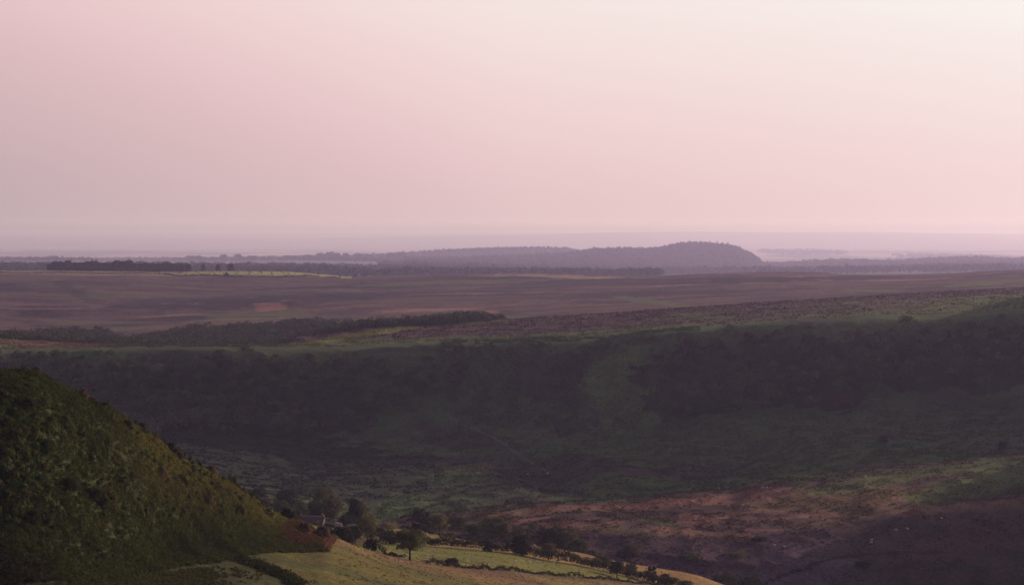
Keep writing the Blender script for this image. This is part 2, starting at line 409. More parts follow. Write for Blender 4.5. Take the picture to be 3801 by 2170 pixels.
def landcover():
    P, Q = PXG, PYG
    C = np.ones(DG.shape + (3,)) * np.array(BRACKEN)
    nA = fbm(XG, YG, 5.0, 3, 40, .6); nB = fbm(XG, YG, 25.0, 4, 41, .6); nC = fbm(XG, YG, 110.0, 4, 42, .55)
    nD = fbm(XG * 0.25, YG, 60.0, 4, 43, .6)
    C = lerp(C, (0.052, 0.060, 0.020), sstep(.45, .65, nB) * .6)
    # foreground field
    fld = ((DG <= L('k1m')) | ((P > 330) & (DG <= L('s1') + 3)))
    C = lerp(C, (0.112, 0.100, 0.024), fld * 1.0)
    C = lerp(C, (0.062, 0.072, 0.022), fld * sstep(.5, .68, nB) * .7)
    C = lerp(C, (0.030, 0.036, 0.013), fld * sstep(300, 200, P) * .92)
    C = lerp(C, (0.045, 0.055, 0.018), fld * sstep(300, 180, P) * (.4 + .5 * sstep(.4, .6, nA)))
    C = lerp(C, (0.165, 0.112, 0.042), fld * (P > 300) * sstep(L('s1') - 75, L('s1') - 5, DG) * sstep(.3, .62, nB + .25))
    # pink dry grass at the foot of the hill, left
    seg = sstep(3.5, 0.5, np.abs(Q - np.interp(P, [40,113,161,209,241], [579,572,566,559.5,554.5]))) * sstep(45, 110, P) * sstep(250, 225, P)
    C = lerp(C, (0.20, 0.085, 0.062), seg * sstep(.44, .60, nA * .7 + nB * .3) * .85)
    # strip between crest and sheep field
    rough = (DG > L('s1') + 3) & (P > 330) & (DG <= L('h1') + 4)
    C = lerp(C, PASTURE, rough * 1.0)
    h2 = np.interp(P, [330,378,399,425,458,509,544,605,646.6,760], [545,552,557,562.4,566.6,570.3,573.7,579,583.3,600])
    near = rough & (Q > h2)
    C = lerp(C, (0.175, 0.140, 0.036), near * 1.0)
    C = lerp(C, (0.135, 0.070, 0.045), near * sstep(.52, .66, nD) * .8)
    C = lerp(C, (0.120, 0.075, 0.055), rough * sstep(3.0, 1.0, np.abs(Q - h2 - 1.5)) * .6)
    # brown tussocks in sheep field, left
    tus = rough * sstep(1, .3, ((P - 445) / 55.) ** 2 + ((Q - 560 - (P - 445) * .05) / 3.2) ** 2) * sstep(.42, .58, nA)
    C = lerp(C, (0.085, 0.052, 0.035), tus)
    C = lerp(C, (0.16, 0.155, 0.045), rough * (Q < h2) * sstep(.45, .7, nB) * .5)
    # golden strip
    strip = (P > 333) & (DG > L('h1') + 4) & (DG <= L('s3') + 3)
    C = lerp(C, (0.185, 0.145, 0.045), strip * 1.0)
    C = lerp(C, (0.25, 0.155, 0.055), strip * sstep(430, 520, P) * sstep(.3, .6, nB + .1))
    C = lerp(C, PASTURE, ((P <= 333) & (DG > L('h1')) & (DG < L('s3') + 20)) * .8)
    # right shoulder
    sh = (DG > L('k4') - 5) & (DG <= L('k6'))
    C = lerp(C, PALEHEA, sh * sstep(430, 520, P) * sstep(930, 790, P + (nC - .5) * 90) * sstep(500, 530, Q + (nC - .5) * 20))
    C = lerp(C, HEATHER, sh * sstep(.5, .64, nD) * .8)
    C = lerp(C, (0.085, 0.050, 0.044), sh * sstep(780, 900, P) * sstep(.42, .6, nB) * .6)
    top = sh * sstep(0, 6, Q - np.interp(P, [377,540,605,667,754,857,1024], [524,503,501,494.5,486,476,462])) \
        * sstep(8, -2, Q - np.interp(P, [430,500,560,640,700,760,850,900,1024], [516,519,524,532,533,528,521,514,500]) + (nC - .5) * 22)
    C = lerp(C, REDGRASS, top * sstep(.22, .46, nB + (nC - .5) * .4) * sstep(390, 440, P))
    C = lerp(C, (0.11, 0.10, 0.034), top * sstep(.62, .72, nD) * .6)
    C = lerp(C, (0.045, 0.030, 0.028), top * sstep(.57, .68, fbm(XG * .5, YG, 30., 4, 77, .6)) * .85)
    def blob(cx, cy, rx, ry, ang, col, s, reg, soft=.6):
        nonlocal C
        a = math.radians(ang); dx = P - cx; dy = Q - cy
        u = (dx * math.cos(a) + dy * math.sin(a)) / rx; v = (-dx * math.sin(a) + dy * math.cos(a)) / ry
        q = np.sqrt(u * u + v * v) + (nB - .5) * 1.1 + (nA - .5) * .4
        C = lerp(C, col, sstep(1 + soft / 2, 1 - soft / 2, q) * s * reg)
    blob(850, 493, 70, 9, -4, (0.15, 0.105, 0.042), .8, sh)
    blob(700, 509, 42, 5, 0, (0.05, 0.032, 0.03), .85, sh)
    blob(560, 519, 62, 2.6, -6, BURNT, .9, sh); blob(650, 512, 50, 2.5, -4, BURNT, .6, sh)
    blob(620, 517, 50, 2.6, -10, BURNT, .8, sh)
    blob(850, 528, 75, 9, -4, BURNT, .9, sh); blob(780, 522, 45, 5, -8, BURNT, .8, sh)
    blob(950, 545, 70, 14, -14, (0.095, 0.05, 0.042), .6, sh); blob(740, 537, 28, 4, 4, (0.16, 0.08, 0.04), .8, sh)
    blob(660, 521, 30, 3, 12, (0.07, 0.075, 0.025), .8, sh); blob(900, 476, 110, 7, -9, (0.10, 0.13, 0.038), .8, sh)
    blob(990, 478, 80, 14, -14, (0.105, 0.145, 0.040), .9, sh)
    blob(470, 511, 60, 1.6, -4, (0.085, 0.09, 0.03), .7, sh); blob(480, 519, 40, 3, -5, (0.03, 0.05, 0.018), .5, sh)
    # gullies of the shoulder
    def trace(pts, w, col, s, reg):
        nonlocal C
        xs = [p[0] for p in pts]; ys = [p[1] for p in pts]
        d = np.abs(Q - np.interp(P, xs, ys)) + (nA - .5) * .8
        C = lerp(C, col, sstep(w, w * .3, d) * s * reg * ((P > xs[0]) & (P < xs[-1])))
    trace([(760,585),(767,581),(794,571),(841,558),(867,554.5),(897,551.5),(940,551)], 2.2, (0.022, 0.020, 0.022), .9, sh)
    trace([(690,546),(720,538),(760,533)], 1.6, (0.06, 0.055, 0.02), .6, sh)
    trace([(770,537),(830,519),(900,508),(960,498)], 1.4, (0.06, 0.065, 0.02), .7, sh)
    # far valley side
    ws = (DG > L('k6')) & (DG < L('s5') + 4)
    C = lerp(C, (0.068, 0.114, 0.036), ws * 1.0)
    C = lerp(C, (0.085, 0.100, 0.040), ws * sstep(.46, .64, nD) * .7)
    C = lerp(C, (0.052, 0.036, 0.036), ws * sstep(.54, .70, nC) * .7)
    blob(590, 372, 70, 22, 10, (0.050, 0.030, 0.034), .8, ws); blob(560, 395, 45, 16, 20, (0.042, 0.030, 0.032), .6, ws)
    blob(520, 468, 120, 8, 4, (0.062, 0.044, 0.042), .6, ws); blob(660, 472, 90, 8, 0, (0.058, 0.040, 0.042), .7, ws)
    blob(680, 345, 70, 5, -14, (0.075, 0.095, 0.026), .8, ws); blob(605, 345, 60, 3, -8, (0.06, 0.08, 0.024), .8, ws)
    blob(930, 318, 120, 5, -6, (0.095, 0.125, 0.034), .8, ws); blob(340, 349, 200, 3, 0, (0.06, 0.078, 0.024), .9, ws)
    blob(625, 385, 42, 40, 30, (0.125, 0.195, 0.052), .9, ws)
    trace([(437,405),(477,431.6),(519,452.6),(545.5,465.8),(552,467.5)], 1.7, (0.19, 0.155, 0.10), .65, ws)
    trace([(552,467.5),(577,470),(640,475),(700,479)], 1.8, (0.080, 0.070, 0.045), .4, ws)
    blob(270, 462, 170, 30, 4, (0.015, 0.024, 0.012), .97, ws, .3)  # shade on the valley floor painted into the ground colour
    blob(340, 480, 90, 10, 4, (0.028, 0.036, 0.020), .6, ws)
    for poly_, in ((WL,), (WR,), (WM,)):
        sel = inpoly((P).ravel(), (Q + (fbm(XG, YG, 18, 3, 400, .6) - .5) * 20).ravel(), poly_).reshape(P.shape)
        C = lerp(C, (0.020, 0.024, 0.014), sel * ws * sstep(.25, .5, nB) * .75)  # shade between the crowns put into the ground colour under the woods
    # near moor plateau
    pl = (DG >= L('s5')) & (DG <= L('k10'))
    f = (DG - L('s5')) / (L('s6') - L('s5'))
    C = lerp(C, (0.070, 0.038, 0.036), pl * 1.0)
    C = lerp(C, (0.085, 0.062, 0.058), pl * sstep(.48, .66, fbm(XG * .2, YG, 80., 4, 55, .6)) * .8)
    C = lerp(C, (0.095, 0.125, 0.036), pl * sstep(.50, .28, f + (nC - .5) * .9) * sstep(.4, .62, nD + .12))
    C = lerp(C, (0.060, 0.076, 0.028), pl * sstep(300, 240, P) * sstep(60, 110, P + (nC - .5) * 60) * .95)
    blob(40, 343.5, 62, 3.2, 2, (0.19, 0.10, 0.075), .9, pl); blob(20, 340.2, 60, .9, 2, (0.12, 0.13, 0.04), .9, pl)
    blob(370, 333, 70, 2.6, -9, (0.165, 0.17, 0.045), .95, pl); blob(470, 323.5, 40, 1.5, -5, (0.14, 0.14, 0.045), .8, pl)
    blob(517, 339.5, 28, 2.0, -3, (0.20, 0.095, 0.065), .95, pl); blob(625, 324, 22, 1.2, -3, (0.08, 0.09, 0.03), .8, pl)
    blob(890, 303, 60, 4, -5, (0.105, 0.075, 0.068), .7, pl); blob(960, 306, 80, 3, -5, (0.095, 0.125, 0.034), .9, pl)
    blob(780, 314, 60, 5, -6, (0.09, 0.062, 0.062), .6, pl)
    trace([(560,336),(700,321),(883,306),(1024,303)], 1.2, (0.09, 0.10, 0.03), .7, pl | ws)
    # back moor
    bm = (DG > L('k10')) & (DG <= L('s7') + 30)
    nE = fbm(XG * .18, YG, 90., 4, 66, .6); nF = fbm(XG * .3, YG, 220., 4, 67, .6)
    C = lerp(C, (0.090, 0.052, 0.054), bm * 1.0)
    C = lerp(C, (0.055, 0.036, 0.044), bm * sstep(.46, .58, nE) * .9)
    C = lerp(C, (0.140, 0.085, 0.068), bm * sstep(.48, .60, nF) * .8)
    C = lerp(C, (0.085, 0.085, 0.042), bm * sstep(.58, .70, fbm(XG * .25, YG, 150., 4, 68, .6)) * .9 * sstep(700, 300, P))
    s1_ = fbm(XG * .22, YG, 28., 4, 70, .6)
    C = lerp(C, (0.040, 0.026, 0.038), bm * sstep(.54, .62, s1_) * .45); C = lerp(C, (0.15, 0.092, 0.075), bm * sstep(.44, .36, s1_) * .35)
    st_ = vnoise((XG + YG * .3) / 95., YG / 42., 71)
    C = lerp(C, (0.050, 0.030, 0.040), bm * sstep(.72, .76, st_) * .8); C = lerp(C, (0.12, 0.085, 0.060), bm * sstep(.24, .20, st_) * .7)
    C = lerp(C, (0.17, 0.12, 0.08), bm * sstep(3800, 4200, DG) * sstep(470, 300, P) * .55)
    dk = (0.022, 0.013, 0.022)
    for a in [(40,307,50,3.2,0,dk,.8),(250,301,150,5.5,-3,dk,.8),(160,317,70,4,-5,dk,.6),(330,286,80,1.6,-1,dk,.7),(60,283,45,1.6,3,dk,.5),
              (10,287,18,2.5,3,dk,.6),(88,296,40,3,22,dk,.4),(480,279,60,3,3,dk,.6),(600,284,120,2,-2,dk,.6),(700,292,110,4,-2,dk,.5),
              (800,279,130,1.4,-1.5,dk,.7),(470,294,90,1,-1,dk,.6),(930,289,80,2,-4,dk,.5),
              (272,306,18,2.6,2,(0.20,0.095,0.075),.95),(302,299.5,20,1.0,2,(0.20,0.11,0.08),.9),(120,302,60,1.1,-1,(0.17,0.09,0.07),.8),
              (30,306,50,1.0,0,(0.16,0.085,0.07),.7),(170,313,30,.9,-3,(0.17,0.10,0.07),.7),(430,309,50,.8,-2,(0.20,0.11,0.08),.9),
              (480,311.5,20,1.2,0,(0.19,0.10,0.075),.8),(460,293,50,.7,-1,(0.16,0.09,0.07),.7),(520,292,60,.6,-1,(0.16,0.09,0.07),.6),
              (740,283,80,1.0,-2.2,(0.19,0.11,0.085),.9),(810,277.5,25,.9,-2,(0.20,0.12,0.09),.9),(880,280,70,.6,-1,(0.17,0.10,0.08),.7),
              (560,276.5,70,2.2,1,(0.21,0.16,0.10),.9),(655,302,40,2.4,8,(0.075,0.09,0.04),.9),(520,317,40,1.2,-2,(0.08,0.095,0.035),.8),
              (260,313,60,2.2,0,(0.085,0.095,0.035),.7),(110,321,60,2,-2,(0.08,0.09,0.036),.6),(450,283.5,90,1.0,-1,(0.09,0.10,0.045),.6),
              (990,284,50,1.2,-4,(0.08,0.095,0.035),.9),(870,291,40,1,0,(0.075,0.09,0.035),.8),(190,325,70,2,-3,(0.13,0.085,0.06),.6),
              (90,330,40,1.3,-2,(0.10,0.11,0.04),.7),(240,318,60,1,-3,(0.11,0.11,0.045),.7)]:
        blob(*a[:5], tuple(q * (1.0 if a[5] is dk else 1.35) for q in a[5]), min(1, a[6] * 1.15), bm)
    trace([(0,308),(200,296),(480,288),(760,281),(1024,277)], .5, (0.035, 0.026, 0.034), .5, bm)
    # fields beyond the hedge on the left skyline
    bf = bm & (Q < np.interp(P, [0,164.8,195,226,280,340.5,352], [272.1,273.6,275,276,276.7,277.3,277.5]) + .1) & (P < 352)
    C = lerp(C, (0.22, 0.17, 0.10), bf * 1.0); C = lerp(C, BRIGHT, bf * (P >= 163) * (Q > np.interp(P, [163, 170, 193], [273.7, 273.2, 270.9])))
    # beyond: farmland and wood floors
    fr = (DG > L('s7') + 30)
    C = lerp(C, (0.055, 0.065, 0.035), fr * 1.0)
    fa = (DG > 9500) & (DG < 14500)
    C = lerp(C, (0.30, 0.22, 0.12), fa * sstep(330, 250, P) * sstep(.42, .5, fbm(XG * .3, YG, 400., 2, 90, .5)))
    C = lerp(C, (0.17, 0.17, 0.08), fa * sstep(250, 300, P) * sstep(450, 400, P) * sstep(.48, .52, fbm(XG * .3, YG, 300., 2, 91, .5)))
    pf = DG > 20500
    C = lerp(C, (0.30, 0.24, 0.16), pf * sstep(.52, .56, vnoise(XG / 900., YG / 1500., 5)))
    C = lerp(C, (0.04, 0.05, 0.04), pf * sstep(.62, .66, vnoise(XG / 700., YG / 600., 8)))
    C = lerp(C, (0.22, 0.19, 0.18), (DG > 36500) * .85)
    # steep clothed ridge floors
    C = lerp(C, (0.022, 0.030, 0.018), ((DG > 12600) & (DG < 18000) & (P > 405) & (P < 765)) * 1.0)
    return C

# ------------------------------------------------------------------ ground sheet
V = np.stack([XG, YG, ZG], -1).reshape(-1, 3)
ii = (np.arange(NR - 1)[:, None] * NC + np.arange(NC - 1)[None, :]).ravel()
FQ = np.stack([ii, ii + 1, ii + NC + 1, ii + NC], 1)
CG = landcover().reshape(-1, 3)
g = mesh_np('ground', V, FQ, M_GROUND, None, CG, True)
tag(g, kind='structure')

# ------------------------------------------------------------------ foliage
def leafcloud(C0, R0, n, size, rng, col, cvar=0.25, shell=0.55, up=0.25, nr=0.75):
    """small tilted leaf quads spread through the outer part of ellipsoidal clumps; returns V, F, col"""
    C0 = np.repeat(np.asarray(C0, float), n, 0); R0 = np.repeat(np.asarray(R0, float), n, 0)
    m = len(C0)
    d = rng.normal(size=(m, 3)); d /= np.linalg.norm(d, axis=1)[:, None]
    d[:, 2] = np.where(d[:, 2] < -0.35, -d[:, 2], d[:, 2])
    r = shell + (1 - shell) * rng.random(m) ** 0.6
    P = C0 + d * R0 * r[:, None]
    nn = d + rng.normal(size=(m, 3)) * nr + np.array([0, 0, up]); nn /= np.linalg.norm(nn, axis=1)[:, None]
    u = np.cross(nn, rng.normal(size=(m, 3))); u /= (np.linalg.norm(u, axis=1)[:, None] + 1e-9)
    v = np.cross(nn, u)
    s = (np.asarray(size) * (0.6 + 0.8 * rng.random(m)))[:, None] if np.ndim(size) else (size * (0.6 + 0.8 * rng.random(m)))[:, None]
    a = s * 0.5; b = s * (0.32 + 0.2 * rng.random((m, 1)))
    Vv = np.stack([P - u * a, P - v * b, P + u * a * 1.1 + nn * s * .1, P + v * b], 1).reshape(-1, 3)
    Fq = np.arange(4 * m).reshape(m, 4)
    cl = np.ones((m, 1)) * np.asarray(col) if np.ndim(col) == 1 else np.repeat(np.asarray(col), n, 0)
    cl = cl * (1 + cvar * (rng.random((m, 1)) * 2 - 1)) * (1 + 0.08 * (rng.random((m, 3)) * 2 - 1))
    return Vv, Fq, np.repeat(cl, 4, 0)

def join(parts):
    Vs, Fs, Cs, n = [], [], [], 0
    for v, f, c in parts:
        Vs.append(v); Fs.append(f + n); Cs.append(c); n += len(v)
    return np.concatenate(Vs), np.concatenate(Fs), np.concatenate(Cs)

GREEN = (0.052, 0.062, 0.022); DARK = (0.030, 0.038, 0.018); OLIVE = (0.085, 0.082, 0.030); BROWN = (0.080, 0.055, 0.034)
PINE = (0.024, 0.032, 0.018)

def tree_parts(h, w, seed, col=GREEN, trunkf=0.18, leaf=0.42, shape='round', dens=1.0):
    """crown and trunk meshes about the origin (base at z=0)"""
    rng = np.random.default_rng(seed)
    col = np.asarray(col) * (1.6 if sum(col) < .118 else 2.3); cb = h * (trunkf if trunkf > .15 else trunkf * .4); ch = h - cb
    nl = int(12 + 7 * min(2.2, w / 7))
    cen, rad = [], []
    for k in range(nl):
        f = (k + .5) / nl
        z = cb + ch * ((0.02 if trunkf < .15 else .08) + 0.82 * f)
        if shape == 'cone': prof = max(0.12, 1.0 - f * 0.92)
        elif shape == 'column': prof = math.sin(math.pi * (0.18 + 0.74 * f)) ** 0.5 * (0.9 + .2 * rng.random())
        elif shape == 'bush': prof = math.sqrt(max(0.1, 1 - f ** 2 * .9))
        elif shape == 'flat': prof = 0.75 + 0.5 * math.sin(math.pi * min(1, f * 1.1)) * rng.random()
        else: prof = math.sin(math.pi * (0.24 + 0.64 * f)) ** 0.6
        a = k * 2.399963 + rng.random() * .9
        rr = (w / 2) * prof * (0.62 + .12 * rng.random()) * (1 if k % 4 else .35)
        lr = (w / 2) * (0.30 + 0.16 * rng.random()) * (0.55 + .5 * prof)
        cen.append((rr * math.cos(a), rr * math.sin(a), min(z, h - lr * .75))); rad.append((lr, lr, lr * (0.72 + .25 * rng.random())))
    cen = np.array(cen); rad = np.array(rad)
    tot = int(dens * 42 * w * h / (leaf / 0.42) ** 2 / nl) + 30
    lobe = np.asarray(col)[None, :] * (0.78 + 0.44 * rng.random((nl, 1)))
    v, f, c = leafcloud(cen, rad, tot, leaf, rng, lobe, 0.2, nr=.5)
    # stray sprigs that break the outline
    k = rng.integers(0, nl, nl * 3)
    sc_ = cen[k] + rng.normal(size=(nl * 3, 3)) * rad[k] * .75
    v2, f2, c2 = leafcloud(sc_, np.full((nl * 3, 3), w * .05), 10, leaf * .8, rng, np.asarray(col), 0.3, 0.0)
    V_, F_, C_ = join([(v, f, c), (v2, f2, c2)])
    tb = MB()
    r0 = max(0.10, w * 0.035)
    lean = rng.normal(size=2) * .03 * h
    top = np.array([lean[0], lean[1], cb + ch * .55])
    tb.tube([(0, 0, -0.6), (0.02 * h, 0, cb * .5), tuple(np.array([lean[0] * .5, lean[1] * .5, cb])), tuple(top)], [r0 * 1.35, r0, r0 * .85, r0 * .3])
    st = np.array([lean[0] * .5, lean[1] * .5, cb])
    for q in rng.choice(nl, min(nl, 8), replace=False):
        s0 = st + (top - st) * rng.random() * .5
        mid = (s0 + cen[q]) / 2 + np.array([0, 0, -.05 * h])
        tb.tube([s0, mid, cen[q]], [r0 * .45, r0 * .3, r0 * .1], 5)
    return (V_, F_, C_), tb

def tree(name, label, group, X, Y, h, w, seed, col=GREEN, cat='tree', mat=None, **kw):
    z = float(ground(X, Y)[0])
    e = empty(name, (X, Y, z))
    (v, f, c), tb = tree_parts(h, w, seed, col, **kw)
    mesh_np('crown', v, f, mat or M_LEAF, e, c)
    tb.build('trunk', M_BARK, e, True)
    tag(e, label, cat, group)
    return e

def at_px(xo, Dd):
    px = O(xo); X = ray_x(px, 500.0, Dd)
    return X, float(Dd)

def ptree(name, label, group, xo, top_o, w_o, Dd, seed, col=GREEN, hmin=1.0, **kw):
    """photo column, photo row of the top, photo width, distance"""
    X, Y = at_px(xo, Dd)
    z = float(ground(X, Y)[0])
    zt = CAMZ - float(tand(O(top_o))) * Y
    h = max(hmin, zt - z); w = O(w_o) / F * Y
    return tree(name, label, group, X, Y, h, w, seed, col, **kw)

GV = 'trees of the valley floor'
T_ = [
 ('broadleaf_tree', 'tall rounded broadleaf tree rising directly behind the farmhouse roof', 1204, 1795, 78, 975, 1, (0.050, 0.050, 0.022), dict(trunkf=.1)),
 ('broadleaf_tree', 'lower bulging tree leaning against the right flank of the tall one behind the farmhouse', 1240, 1846, 52, 970, 2, (0.070, 0.060, 0.026), dict(trunkf=.05)),
 ('broadleaf_tree', 'low dark tree filling the gap left of the tall tree behind the farmhouse', 1168, 1858, 60, 965, 3, DARK, dict(trunkf=.05)),
 ('bushy_tree', 'dark bushy tree farthest left beyond the tip of the near hill', 962, 1797, 52, 1010, 4, DARK, dict(trunkf=.04)),
 ('bushy_tree', 'broad dark thicket tree between the near hill and the farmhouse trees', 1066, 1811, 96, 1000, 5, DARK, dict(trunkf=.03, shape='bush')),
 ('bushy_tree', 'pale green low tree just left of the farmhouse trees', 1122, 1852, 50, 960, 6, (0.052, 0.068, 0.028), dict(trunkf=.03, shape='bush')),
 ('bushy_tree', 'low green thicket in front of the broad dark one left of the farmhouse', 1040, 1853, 78, 960, 7, (0.040, 0.052, 0.024), dict(trunkf=.03, shape='bush')),
 ('bushy_tree', 'small dark bush at the far foot of the near hill slope', 990, 1846, 50, 955, 8, DARK, dict(trunkf=.03, shape='bush')),
 ('conifer_tree', 'dense dark conical tree right of the farmhouse', 1317, 1838, 88, 905, 9, PINE, dict(trunkf=.04, shape='cone', dens=1.5)),
 ('broadleaf_tree', 'wispy reddish tree half hidden on the right of the dark conical one', 1352, 1856, 46, 925, 10, (0.075, 0.055, 0.028), dict(trunkf=.1, dens=.5)),
 ('broadleaf_tree', 'dark low tree at the foot of the dark conical one', 1290, 1905, 62, 890, 11, DARK, dict(trunkf=.05)),
 ('broadleaf_tree', 'leftmost tree of the short row with bare stems by the sheep field', 1318, 1950, 48, 790, 12, DARK, dict(trunkf=.28)),
 ('broadleaf_tree', 'largest olive tree of the short row beside the sheep field', 1363, 1907, 84, 796, 13, (0.066, 0.062, 0.026), dict(trunkf=.2)),
 ('broadleaf_tree', 'tree with a thick dark trunk in front of the largest olive tree', 1375, 1948, 50, 786, 14, (0.050, 0.050, 0.024), dict(trunkf=.24)),
 ('broadleaf_tree', 'paler tree to the right in the short row beside the sheep field', 1412, 1952, 46, 790, 15, (0.068, 0.064, 0.028), dict(trunkf=.24)),
 ('broadleaf_tree', 'thin hazy tree behind the right end of the short row', 1440, 1936, 64, 850, 16, (0.075, 0.068, 0.034), dict(trunkf=.12, dens=.45)),
 ('bushy_tree', 'bush hanging over the right end of the near hill fence', 1222, 1952, 46, 640, 17, (0.045, 0.060, 0.020), dict(trunkf=.03, shape='bush')),
 ('lone_field_tree', 'lone spreading tree with a bare slender trunk at the crest of the orange field', 0, 0, 0, 0, 18, GREEN, {}),
 ('conifer_tree', 'upright dark tree behind the upper field corner', 1558, 1864, 56, 915, 19, (0.028, 0.034, 0.020), dict(trunkf=.05, shape='column', dens=1.4)),
 ('broadleaf_tree', 'narrow dark companion on the right of the upright tree behind the field corner', 1586, 1880, 44, 912, 20, (0.034, 0.038, 0.022), dict(trunkf=.05, shape='column')),
 ('broadleaf_tree', 'round olive tree on a short trunk standing in the golden strip', 1630, 1906, 74, 853, 21, (0.066, 0.064, 0.026), dict(trunkf=.2)),
 ('thorn_tree', 'small drooping thorn tree on the golden strip right of the round olive tree', 1674, 1974, 34, 848, 22, (0.060, 0.050, 0.028), dict(trunkf=.2, dens=.7)),
 ('bushy_tree', 'dark green thicket behind the golden strip under the shoulder slope', 1690, 1918, 84, 950, 23, (0.034, 0.046, 0.022), dict(trunkf=.03, shape='bush')),
 ('bushy_tree', 'low bank of scrub left of the big stream side tree', 1762, 1942, 70, 935, 24, (0.044, 0.056, 0.026), dict(trunkf=.03, shape='bush')),
 ('broadleaf_tree', 'big rounded tree by the stream behind the golden strip', 1830, 1914, 84, 930, 25, (0.056, 0.058, 0.026), dict(trunkf=.1)),
 ('broadleaf_tree', 'lower right lobe tree against the big rounded stream side tree', 1866, 1934, 56, 925, 26, (0.062, 0.062, 0.028), dict(trunkf=.06)),
 ('broadleaf_tree', 'feathery tree right of the big stream side tree', 1925, 1944, 52, 922, 27, (0.056, 0.054, 0.028), dict(trunkf=.08, dens=.8)),
 ('broadleaf_tree', 'slim pointed tree in the stream side belt', 1975, 1930, 36, 922, 28, (0.054, 0.054, 0.026), dict(trunkf=.08, shape='column')),
 ('broadleaf_tree', 'dark pointed tree rising out of the thick hedge', 1936, 1976, 76, 792, 29, (0.026, 0.030, 0.016), dict(trunkf=.08, dens=1.4)),
 ('broadleaf_tree', 'round dark tree, left of three in the stream side belt', 2022, 1953, 66, 915, 30, (0.036, 0.042, 0.020), dict(trunkf=.05)),
 ('broadleaf_tree', 'tallest of three massed trees in the stream side belt', 2068, 1946, 70, 915, 31, (0.040, 0.046, 0.022), dict(trunkf=.05)),
 ('broadleaf_tree', 'right shoulder of three massed trees in the stream side belt', 2110, 1960, 60, 912, 32, (0.046, 0.050, 0.024), dict(trunkf=.05)),
 ('broadleaf_tree', 'full tree at the right end of the stream side belt', 2153, 1996, 72, 905, 33, (0.050, 0.054, 0.026), dict(trunkf=.05)),
 ('thorn_tree', 'little pale tree at the tail of the stream side belt', 2206, 2034, 26, 900, 34, (0.066, 0.066, 0.032), dict(trunkf=.1)),
 ('thorn_tree', 'reddish thorn tree with a forked trunk standing in the thick hedge', 2036, 2012, 52, 797, 35, (0.070, 0.052, 0.028), dict(trunkf=.3, dens=.7)),
 ('broadleaf_tree', 'solitary brownish tree before the purple heather slope', 2350, 2018, 76, 905, 36, (0.056, 0.046, 0.028), dict(trunkf=.08)),
 ('broadleaf_tree', 'spreading tree top in the right part of the thick hedge', 2238, 2056, 66, 815, 37, (0.046, 0.050, 0.024), dict(trunkf=.1)),
 ('broadleaf_tree', 'leaning roundish tree standing out before the thick hedge', 2290, 2080, 56, 790, 38, (0.044, 0.044, 0.024), dict(trunkf=.22)),
 ('broadleaf_tree', 'shrubby tree between the leaning tree and the dark pointed hedge top', 2340, 2086, 46, 815, 39, (0.054, 0.056, 0.028), dict(trunkf=.1)),
 ('broadleaf_tree', 'dark pointed tree near the right end of the thick hedge', 2420, 2092, 42, 812, 40, (0.028, 0.034, 0.018), dict(trunkf=.06, shape='column')),
 ('bushy_tree', 'round bush closing the thick hedge at its right end', 2468, 2124, 56, 810, 41, (0.034, 0.040, 0.020), dict(trunkf=.03, shape='bush')),
 ('bushy_tree', 'low scrub behind the end of the golden strip', 2560, 2108, 70, 905, 42, (0.042, 0.054, 0.026), dict(trunkf=.03, shape='bush')),
 ('broadleaf_tree', 'upper crown in the tree clump at the bottom edge right of the golden strip', 2737, 2098, 62, 910, 43, (0.046, 0.050, 0.024), dict(trunkf=.05)),
 ('bushy_tree', 'wide low crown in the tree clump at the bottom edge', 2700, 2128, 100, 890, 44, (0.036, 0.044, 0.022), dict(trunkf=.03, shape='bush')),
 ('bushy_tree', 'right hand crown in the tree clump at the bottom edge', 2790, 2136, 90, 885, 45, (0.036, 0.042, 0.022), dict(trunkf=.03, shape='bush')),
 ('conifer_tree', 'tall shadowy tree behind the clump at the bottom edge', 2817, 2036, 48, 925, 46, (0.022, 0.024, 0.020), dict(trunkf=.04, shape='column', dens=1.2)),
 ('thorn_tree', 'isolated dark round thorn tree at the bottom edge on the heather', 3203, 2112, 54, 905, 47, (0.022, 0.026, 0.018), dict(trunkf=.08, dens=1.4)),
 ('thorn_tree', 'single dark thorn on the far valley side, right', 3278, 1612, 44, 1330, 48, (0.030, 0.036, 0.022), dict(trunkf=.05)),
 ('thorn_tree', 'single dark thorn on the far valley side near the right edge', 3722, 1638, 42, 1330, 49, (0.030, 0.034, 0.022), dict(trunkf=.05)),
 ('thorn_tree', 'single dark thorn on the far valley side above the farmhouse', 1216, 1718, 36, 1300, 50, (0.028, 0.034, 0.022), dict(trunkf=.05)),
]
for (nm, lb, xo, to, wo, Dd, sd, cl, kw) in T_:
    if nm == 'lone_field_tree':
        X, Y, z = hit(409.6, 559.2, 625)
        tree('lone_field_tree', lb, GV, X, Y, 8.3, 8.6, 181, (0.050, 0.056, 0.020), trunkf=.30, leaf=.34, shape='flat', dens=1.25)
    elif nm == 'bushy_tree' and 'fence' in lb:
        ptree(nm, lb, GV, xo, to, wo, 610, sd, cl, hmin=1.5, leaf=.3, cat='bush', **kw)
    elif 'far valley side' in lb:
        X, Y, z = hit(O(xo), O(to) + {3278: 8, 3722: 7, 1216: 6}[xo], 1130)
        tree(nm, lb, 'thorns on the far valley side', X, Y, 4.2, O(wo) / F * Y * .8, sd, cl, leaf=.6, **kw)
    else:
        ptree(nm, lb, GV, xo, to, wo * (1.22 if Dd >= 880 else 1.08), Dd, sd, cl, cat='bush' if nm == 'bushy_tree' else 'tree', **kw)
